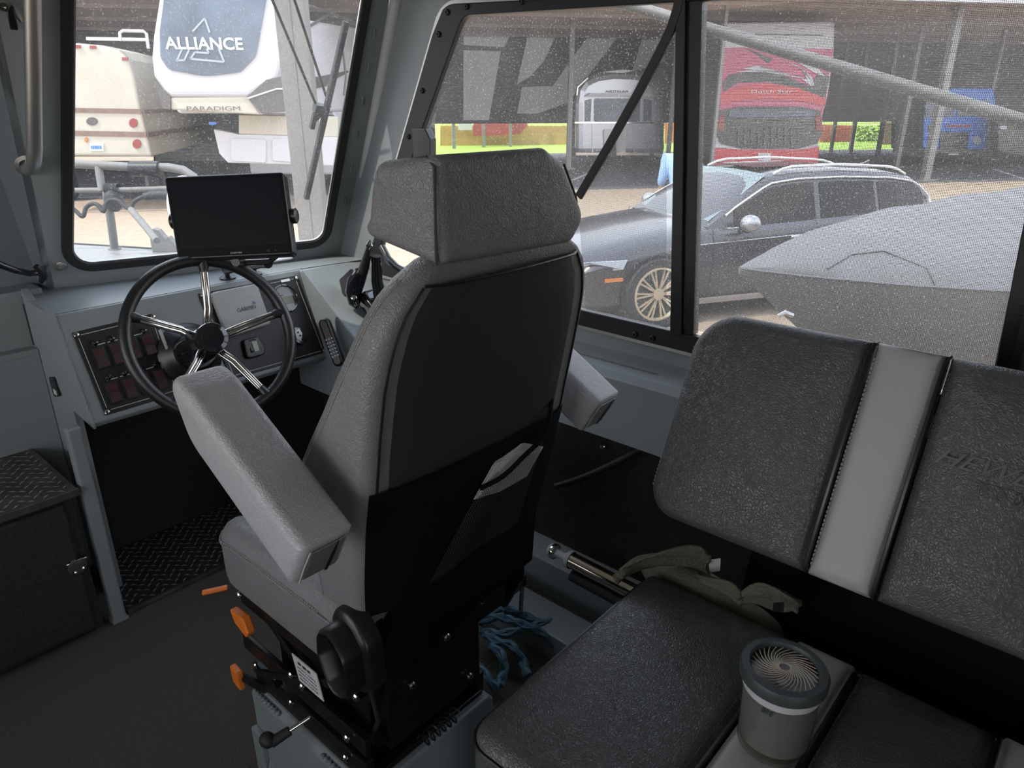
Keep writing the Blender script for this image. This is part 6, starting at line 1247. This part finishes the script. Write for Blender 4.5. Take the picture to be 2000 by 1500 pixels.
for sg in (1, -1):
    for nm, (s0, s1) in (('front_window', (1.80, 2.80)), ('rear_window', (2.88, 3.62)), ('quarter_window', (3.68, 4.36))):
        top, bot = [], []
        for k in range(9):
            s = s0 + (s1 - s0) * k / 8; bot.append(side_pt(s, 0.06, 0.010, sg)); top.append(side_pt(s, 0.88, 0.010, sg))
        b_ = B(); b_.strip(bot, top); obj(nm, b_, 'suvglass', car, smooth=False)
    b_ = B(); tr_ = [side_pt(1.70 + 2.77 * k / 24, 0.97 if 1.75 < 1.70 + 2.77 * k / 24 < 4.4 else 0.9, 0.012, sg) for k in range(25)]; b_.tube(tr_ + [side_pt(4.47, 0.03, 0.02, sg)], 0.010, 6); b_.tube([side_pt(1.70 + 2.77 * k / 12, 0.0, 0.02, sg) for k in range(13)], 0.010, 6); obj('window_trim', b_, 'trimw', car)
    b_ = B(); rl_ = []
    for k in range(17):
        s = 2.35 + 1.85 * k / 16; wb2, wt2, zt_ = lerp_tab(GH, s); rl_.append(cp_(s, sg * (wt2 * 0.90), zt_ + 0.012 + 0.040 * min(1, 4 * math.sin(math.pi * k / 16))))
    b_.tube(rl_, 0.014, 8); obj('roof_rail', b_, 'trimw', car)
    b_ = B(); b_.ball(cp_(1.84, sg * 1.0, 1.00), 0.10, 0.10, 0.085, n=10); mi = obj('side_mirror', b_, 'silver', car); b_ = B(); b_.cyl(cp_(1.84, sg * 0.86, 0.92), cp_(1.84, sg * 0.99, 0.94), 0.035); obj('mirror_foot', b_, 'black', mi)
    for s in (0.90, 3.72):
        b_ = B(); c_ = cp_(s, sg * 0.915, 0.345); ax = NC * sg
        b_.lathe(c_ - ax * 0.2, ax, [(0.385, 0.10), (0.392, 0.214), (0.372, 0.216), (0.37, 0.206), (0, 0.206)], 32); obj('wheel_arch', b_, 'black', car)
        wheel(car, cp_(s, sg * 0.838, 0.355), ax, 0.355, 0.23, spokes=10)
    # door seams and handles, sill strip, reflector
    b_ = B()
    for s in (1.50, 2.76, 3.62):
        b_.tube([cp_(s, sg * 0.905, 0.28), cp_(s, sg * 0.928, 0.55), cp_(s, sg * 0.925, 0.80), cp_(s, sg * 0.87, 0.95)], 0.004, 4)
    obj('door_seam', b_, 'black', car)
    b_ = B(); b_.tube([cp_(1.1, sg * 0.925, 0.80), cp_(2.4, sg * 0.926, 0.84), cp_(4.3, sg * 0.905, 0.88)], 0.006, 5); obj('shoulder_crease', b_, 'silver', car)
    for s in (2.5, 3.4): b_ = B(); b_.tube([cp_(s - 0.1, sg * 0.935, 0.83), cp_(s, sg * 0.955, 0.835), cp_(s + 0.1, sg * 0.935, 0.84)], 0.013, 6); obj('door_handle', b_, 'chrome', car)
    b_ = B(); b_.prism([cp_(1.35, sg * 0.90, 0.22), cp_(3.3, sg * 0.90, 0.22), cp_(3.3, sg * 0.925, 0.27), cp_(1.35, sg * 0.925, 0.27)], -UZ * 0.02); obj('sill_strip', b_, 'silver', car, smooth=False)
    b_ = B(); b_.prism([cp_(0.34, sg * 0.885, 0.50), cp_(0.52, sg * 0.905, 0.505), cp_(0.52, sg * 0.905, 0.54), cp_(0.34, sg * 0.885, 0.535)], NC * sg * 0.012); obj('side_reflector', b_, 'amberlamp', car, smooth=False)
    b_ = B(); hl_ = [cp_(0.10, sg * 0.70, 0.56), cp_(0.52, sg * 0.905, 0.62), cp_(0.56, sg * 0.91, 0.71), cp_(0.20, sg * 0.80, 0.69), cp_(0.12, sg * 0.68, 0.66)]; b_.prism(hl_, (-DC * 0.4 + NC * sg).normalized() * 0.025); obj('headlamp', b_, 'lamp', car, smooth=False, bevel=0.005)
b_ = B(); b_.strip([cp_(1.56, y, 0.995) for y in (-0.70, -0.35, 0, 0.35, 0.70)], [cp_(2.26, y * 0.86, 1.415 + 0.02 * (1 - (y / 0.7) ** 2)) for y in (-0.70, -0.35, 0, 0.35, 0.70)])
obj('windscreen', b_, 'wsglass', car, smooth=False)
b_ = B(); b_.prism([cp_(-0.015, -0.42, 0.30), cp_(-0.015, 0.42, 0.30), cp_(0.0, 0.34, 0.60), cp_(0.0, -0.34, 0.60)], DC * 0.12); obj('grille', b_, 'mblack', car, smooth=False)
b_ = B(); b_.prism([cp_(2.3, -0.35, 1.463), cp_(2.3, 0.35, 1.463), cp_(3.2, 0.35, 1.468), cp_(3.2, -0.35, 1.468)], UZ * 0.006); obj('sunroof', b_, 'suvglass', car, smooth=False)
b_ = B(); b_.prism([cp_(4.0, -0.02, 1.43), cp_(4.16, -0.02, 1.42), cp_(4.15, 0, 1.48), cp_(4.08, 0, 1.45)], NC * 0.03); obj('antenna_fin', b_, 'suv', car, smooth=False)
# ------------------------------------------------------------------ covered boat
tip = atd(1445, 524, 3.6); DB2 = V((0.90, -0.43, 0)).normalized(); NB = V((DB2.y, -DB2.x, 0)); NB = NB if NB.dot(-tip) > 0 else -NB
tip = V((tip.x, tip.y, 0)) ; tz = atd(1445, 524, 3.6).z
cb = thing('covered_boat', 'boat under a taut grey canvas cover, pointed bow before the grey car', 'boat', (tip.x, tip.y, GZ))
TAB = [(0, 0.012, 0.0, 0.01, -0.03), (0.12, 0.09, -0.015, 0.035, -0.12), (0.35, 0.24, -0.035, 0.10, -0.30), (0.7, 0.44, -0.06, 0.17, -0.55), (1.2, 0.66, -0.09, 0.23, -0.80), (2.0, 0.90, -0.12, 0.28, -0.95), (3.2, 1.05, -0.14, 0.33, -1.0), (5.0, 1.08, -0.14, 0.36, -1.0), (5.8, 1.05, -0.14, 0.15, -0.9)]
loops = []
for i in range(44):
    s = 5.8 * (i / 43) ** 1.35; hw, zs, zt_, zk = lerp_tab(TAB, s); f = 0.008 * math.sin(s * 9)
    half = [(hw * 0.02, zk), (hw * 0.62, zk + 0.30 * (zs - zk)), (hw * 0.95, zs - 0.12 * (zs - zk)), (hw * 1.0, zs), (hw * 0.90, zs + 0.34 * (zt_ - zs) + f), (hw * 0.66, zs + 0.66 * (zt_ - zs)), (hw * 0.34, zs + 0.90 * (zt_ - zs) - f), (0, zt_)]
    P_ = lambda w_, z: tip + DB2 * s + NB * w_ + UZ * (tz + z)
    loops.append([P_(w_, z) for w_, z in half] + [P_(-w_, z) for w_, z in half[-2:0:-1]])
b_ = B(); b_.loft(loops); obj('canvas_cover', b_, 'bcover', cb, angle=40)
b_ = B()
def cpt(s, k):
    hw, zs, zt_, zk = lerp_tab(TAB, s); w_, z = [(hw * 1.0, zs), (hw * 0.90, zs + 0.34 * (zt_ - zs)), (hw * 0.66, zs + 0.66 * (zt_ - zs))][k]; return tip + DB2 * s + NB * (w_ + 0.003) + UZ * (tz + z + 0.003)
b_.tube([cpt(0.02 + 5 * (i / 30) ** 1.3, 0) for i in range(31)], 0.006, 6); b_.tube([cpt(0.35, 1), cpt(0.5, 2), cpt(0.65, 2), cpt(0.78, 1), cpt(0.80, 0)], 0.005, 6); obj('cover_seam', b_, 'bcover', cb)
b_ = B(); b_.tube([tip + DB2 * s + UZ * (tz + z) for s, z in ((0.3, -0.5), (0.6, -0.75), (2, -1.0), (4.5, -1.0))], 0.05, 8); b_.obox(tip + DB2 * 3.2 + UZ * (GZ + 0.55), DB2, NB, UZ, 0.2, 1.6, 0.3); tr2 = obj('trailer_frame', b_, 'silver', cb)
for sg in (1, -1): wheel(cb, tip + DB2 * 3.4 + NB * sg * 0.85 + UZ * (GZ + 0.33), NB * sg, 0.33, 0.2)
q = atd(1532, 618, 3.45); b_ = B(); b_.tube([q + Rd * -0.03, q + UZ * 0.02, q + Rd * 0.04 + UZ * 0.005], 0.012, 8); obj('bow_eye', b_, 'alu', cb)
# ------------------------------------------------------------------ person standing beyond the car
pd = atd(1334, 300, 9.4); px0, py0 = pd.x, pd.y
per = thing('person', 'person in light blue shirt standing beyond the grey car, half hidden by the mullion', 'person', (px0, py0, GZ))
def skin_fig(name, joints, edges, m, parent, sub=2, root=0):
    off = V((px0, py0, GZ)); me = bpy.data.meshes.new(name); fw_ = Fd; rt = Rd
    me.from_pydata([tuple(rt * x + fw_ * y + UZ * z) for (x, y, z, r) in joints], edges, []); o = bpy.data.objects.new(name, me); COL.objects.link(o); o.parent = parent
    sk = o.modifiers.new('skin', 'SKIN'); 
    for i, (x, y, z, r) in enumerate(joints): me.skin_vertices[0].data[i].radius = (r, r) if not isinstance(r, tuple) else r; me.skin_vertices[0].data[i].use_root = (i == root)
    ss = o.modifiers.new('subdivision', 'SUBSURF'); ss.levels = sub; ss.render_levels = sub; me.materials.append(M[m]); return o
J = [(0, 0, 0.95, (0.15, 0.11)), (0, 0, 1.15, (0.145, 0.10)), (0, 0, 1.35, (0.17, 0.11)), (0, 0, 1.47, (0.10, 0.08)), (0, 0, 1.53, 0.05), (0, 0.01, 1.60, 0.06),
     (0.10, 0, 0.90, 0.09), (0.11, 0, 0.50, 0.06), (0.11, 0, 0.10, 0.042), (0.12, 0.14, 0.04, 0.035), (-0.10, 0, 0.90, 0.09), (-0.11, 0, 0.50, 0.06), (-0.11, 0, 0.10, 0.042), (-0.12, 0.14, 0.04, 0.035),
     (0.20, 0, 1.42, 0.06), (0.25, -0.02, 1.14, 0.042), (0.25, 0.08, 0.88, 0.032), (0.25, 0.11, 0.80, 0.03), (-0.20, 0, 1.42, 0.06), (-0.25, -0.02, 1.14, 0.042), (-0.25, 0.08, 0.88, 0.032), (-0.25, 0.11, 0.80, 0.03)]
Ed = [(0, 1), (1, 2), (2, 3), (3, 4), (4, 5), (0, 6), (6, 7), (7, 8), (8, 9), (0, 10), (10, 11), (11, 12), (12, 13), (2, 14), (14, 15), (15, 16), (16, 17), (2, 18), (18, 19), (19, 20), (20, 21)]
skin_fig('body', J, Ed, 'skin', per)
k_ = 1.16
SJ = [(0, 0, 0.96, (0.18, 0.13)), (0, 0, 1.15, (0.17, 0.125)), (0, 0, 1.35, (0.19, 0.13)), (0, 0, 1.47, (0.12, 0.10)), (0, 0, 1.50, (0.07, 0.07)), (0.20, 0, 1.43, 0.080), (0.255, -0.02, 1.16, 0.062), (0.26, 0.01, 1.06, 0.056), (-0.20, 0, 1.43, 0.080), (-0.255, -0.02, 1.16, 0.062), (-0.26, 0.01, 1.06, 0.056)]
skin_fig('shirt', SJ, [(0, 1), (1, 2), (2, 3), (3, 4), (2, 5), (5, 6), (6, 7), (2, 8), (8, 9), (9, 10)], 'shirt', per)
TJ = [(0, 0, 0.98, (0.16, 0.12)), (0.10, 0, 0.86, 0.105), (0.11, 0, 0.50, 0.078), (0.11, 0, 0.12, 0.065), (-0.10, 0, 0.86, 0.105), (-0.11, 0, 0.50, 0.078), (-0.11, 0, 0.12, 0.065)]
skin_fig('jeans', TJ, [(0, 1), (1, 2), (2, 3), (0, 4), (4, 5), (5, 6)], 'jeans', per)
o3 = V((px0, py0, GZ))
b_ = B(); b_.ball(o3 + UZ * 1.66, 0.078, 0.090, 0.115, n=12); b_.ball(o3 + UZ * 1.65 + Fd * 0.095, 0.014, 0.02, 0.02, n=6); b_.ball(o3 + UZ * 1.655 + Rd * 0.078, 0.01, 0.02, 0.03, n=6); b_.ball(o3 + UZ * 1.655 - Rd * 0.078, 0.01, 0.02, 0.03, n=6); hd2 = obj('head', b_, 'skin', per)
b_ = B(); b_.ball(o3 + UZ * 1.695 - Fd * 0.012, 0.086, 0.096, 0.095, n=12); obj('hair', b_, 'hair', per)
for sg in (-1, 1):
    b_ = B(); q = o3 + Rd * sg * 0.25 + Fd * 0.115 + UZ * 0.79
    for k in range(4): a = q + Fd * (0.02 - 0.018 * k); b_.tube([a + UZ * 0.02, a - UZ * (0.05 + 0.008 * (k in (1, 2))), a - UZ * 0.085 - Rd * sg * 0.012], [0.010, 0.009, 0.007], 6)
    b_.tube([q + Fd * 0.03 + UZ * 0.01, q + Fd * 0.055 - UZ * 0.02, q + Fd * 0.06 - UZ * 0.05], [0.011, 0.010, 0.008], 6); b_.ball(q + UZ * 0.005, 0.018, 0.04, 0.045, n=8); obj('hand', b_, 'skin', per)
    b_ = B(); b_.ball(o3 + Rd * sg * 0.12 + Fd * 0.07 + UZ * 0.045, 0.05, 0.13, 0.045, n=10); obj('shoe', b_, 'black', per)
# ------------------------------------------------------------------ bow of this boat
bd = B(); dk = [(atz(120, 476, 0.72)), (atz(300, 487, 0.72)), (atz(420, 500, 0.72)), (atz(560, 500, 0.72))]
bw = setting('bow_deck', (1.0, 3.0, 0.7), 'pale painted foredeck just outside the windshield')
P_ = [V((-0.9, 2.75, 0.71)), V((-0.9, 4.3, 0.71))] + [V((p.x, p.y, 0.71)) for p in dk] + [V((1.75, 2.6, 0.71))]
bd.prism(P_, (0, 0, 0.012)); obj('deck_plate', bd, 'deck', bw, smooth=False)
bd = B(); bd.tube([p + V((0, 0, 0.008)) for p in [P_[1]] + P_[2:6]], 0.012, 8); obj('deck_edge', bd, 'rubber', bw)
rl = thing('bow_rail', 'tubular grey bow rail with two bars seen through the windshield', 'rail', tuple(atz(221, 486, 0.72)))
T_ = 3.9
def at_(x, y, t=T_): return atd(x, y, t)
b_ = B(); b_.tube([at_(40, 320), at_(142, 320), at_(260, 326), at_(330, 327), at_(358, 332), at_(378, 345), at_(392, 370), at_(400, 420)], 0.0225, 12); obj('top_tube', b_, 'dusty', rl)
b_ = B(); b_.tube([at_(40, 374), at_(142, 372), at_(230, 371), at_(330, 368), at_(420, 366)], 0.014, 10); obj('lower_tube', b_, 'dusty', rl)
b_ = B(); b_.tube([at_(192, 326), at_(200, 374)], 0.020, 10); obj('stanchion', b_, 'dusty', rl)
f_ = atz(224, 487, 0.722); b_ = B(); b_.tube([at_(208, 374), at_(214, 410).lerp(f_, 0.3), f_], 0.022, 10); b_.lathe(f_, (0, 0, 1), [(0.035, 0), (0.033, 0.008), (0.022, 0.012)], 16); obj('stanchion', b_, 'dusty', rl)
b_ = B()
for k in range(6): b_.lathe(at_(209 + k * 4.2, 370), (at_(260, 370) - at_(200, 371)).normalized(), [(0.030, -0.006), (0.034, 0), (0.030, 0.006)], 14)
b_.ball(at_(222, 392), 0.05, 0.04, 0.06, n=9); o = obj('rail_wrap', b_, 'rubber'); tag(o, 'dusty dark wrap bound around the bow rail where the tubes meet', 'wrap')
b_ = B(); b_.cyl(at_(256, 330), at_(312, 330), 0.040, n=18); b_.box(at_(290, 333) - V((0.02, 0.02, 0.08)), at_(290, 333) + V((0.04, 0.02, 0.0))); o = obj('rail_light', b_, 'blackm'); tag(o, 'dark cylinder clamped on the top tube of the bow rail', 'lamp')
wp_ = [(120, 400), (143, 408), (161, 423), (168, 406), (180, 398), (192, 401), (202, 413), (208, 396), (220, 390), (235, 394), (247, 405), (255, 407), (262, 394), (276, 386), (284, 384)]
fine = []
for i in range(len(wp_) - 1):
    for k in range(6):
        t = k / 6; p0 = wp_[max(i - 1, 0)]; p1 = wp_[i]; p2 = wp_[i + 1]; p3 = wp_[min(i + 2, len(wp_) - 1)]
        c_ = [0.5 * (2 * p1[j] + (p2[j] - p0[j]) * t + (2 * p0[j] - 5 * p1[j] + 4 * p2[j] - p3[j]) * t * t + (3 * p1[j] - p0[j] - 3 * p2[j] + p3[j]) * t ** 3) for j in (0, 1)]; fine.append(at_(c_[0], c_[1], 3.8))
wr = thing('rod_rack', 'dark wavy rod holder bracket fixed across the bow rail', 'rack', tuple(at_(220, 395, 3.8)))
b_ = B(); b_.tube(fine, 0.011, 10); obj('wavy_bar', b_, 'rubber', wr)
b_ = B(); b_.tube([at_(282, 384, 3.8), at_(300, 381, 3.8), at_(330, 381, 3.8)], [0.020, 0.024, 0.024], 10); obj('end_sleeve', b_, 'rubber', wr)
an = thing('anchor_arm', 'slanting grey arm with a jagged bracket standing on the foredeck', 'anchor', tuple(atz(318, 490, 0.722)))
b_ = B(); b_.tube([at_(256, 410, 3.7), at_(282, 440, 3.6), at_(306, 470, 3.5)], 0.017, 10); obj('arm', b_, 'dusty', an)
c_ = atz(316, 492, 0.722); b_ = B(); b_.prism([c_ + V((x * Rd.x, x * Rd.y, z)) for x, z in ((-0.055, 0.0), (-0.055, 0.07), (-0.03, 0.13), (0.0, 0.12), (0.03, 0.075), (0.05, 0.085), (0.085, 0.03), (0.09, 0.0))], Fd * 0.05); obj('bracket', b_, 'dusty', an, smooth=False, bevel=0.004)
q = atd(366, 408, 3.1); by = thing('white_float', 'white round float partly hidden behind the chart display', 'float', tuple(q))
b_ = B(); b_.ball(q, 0.080, 0.080, 0.14, n=16); obj('shell', b_, 'rvwhite', by); b_ = B(); b_.tube([q - UZ * 0.14, V((q.x, q.y, 0.72))], 0.02, 10); obj('stem', b_, 'post', by)
print('objects', len(bpy.data.objects), 'tris', sum(len(m_.polygons) for m_ in bpy.data.meshes))
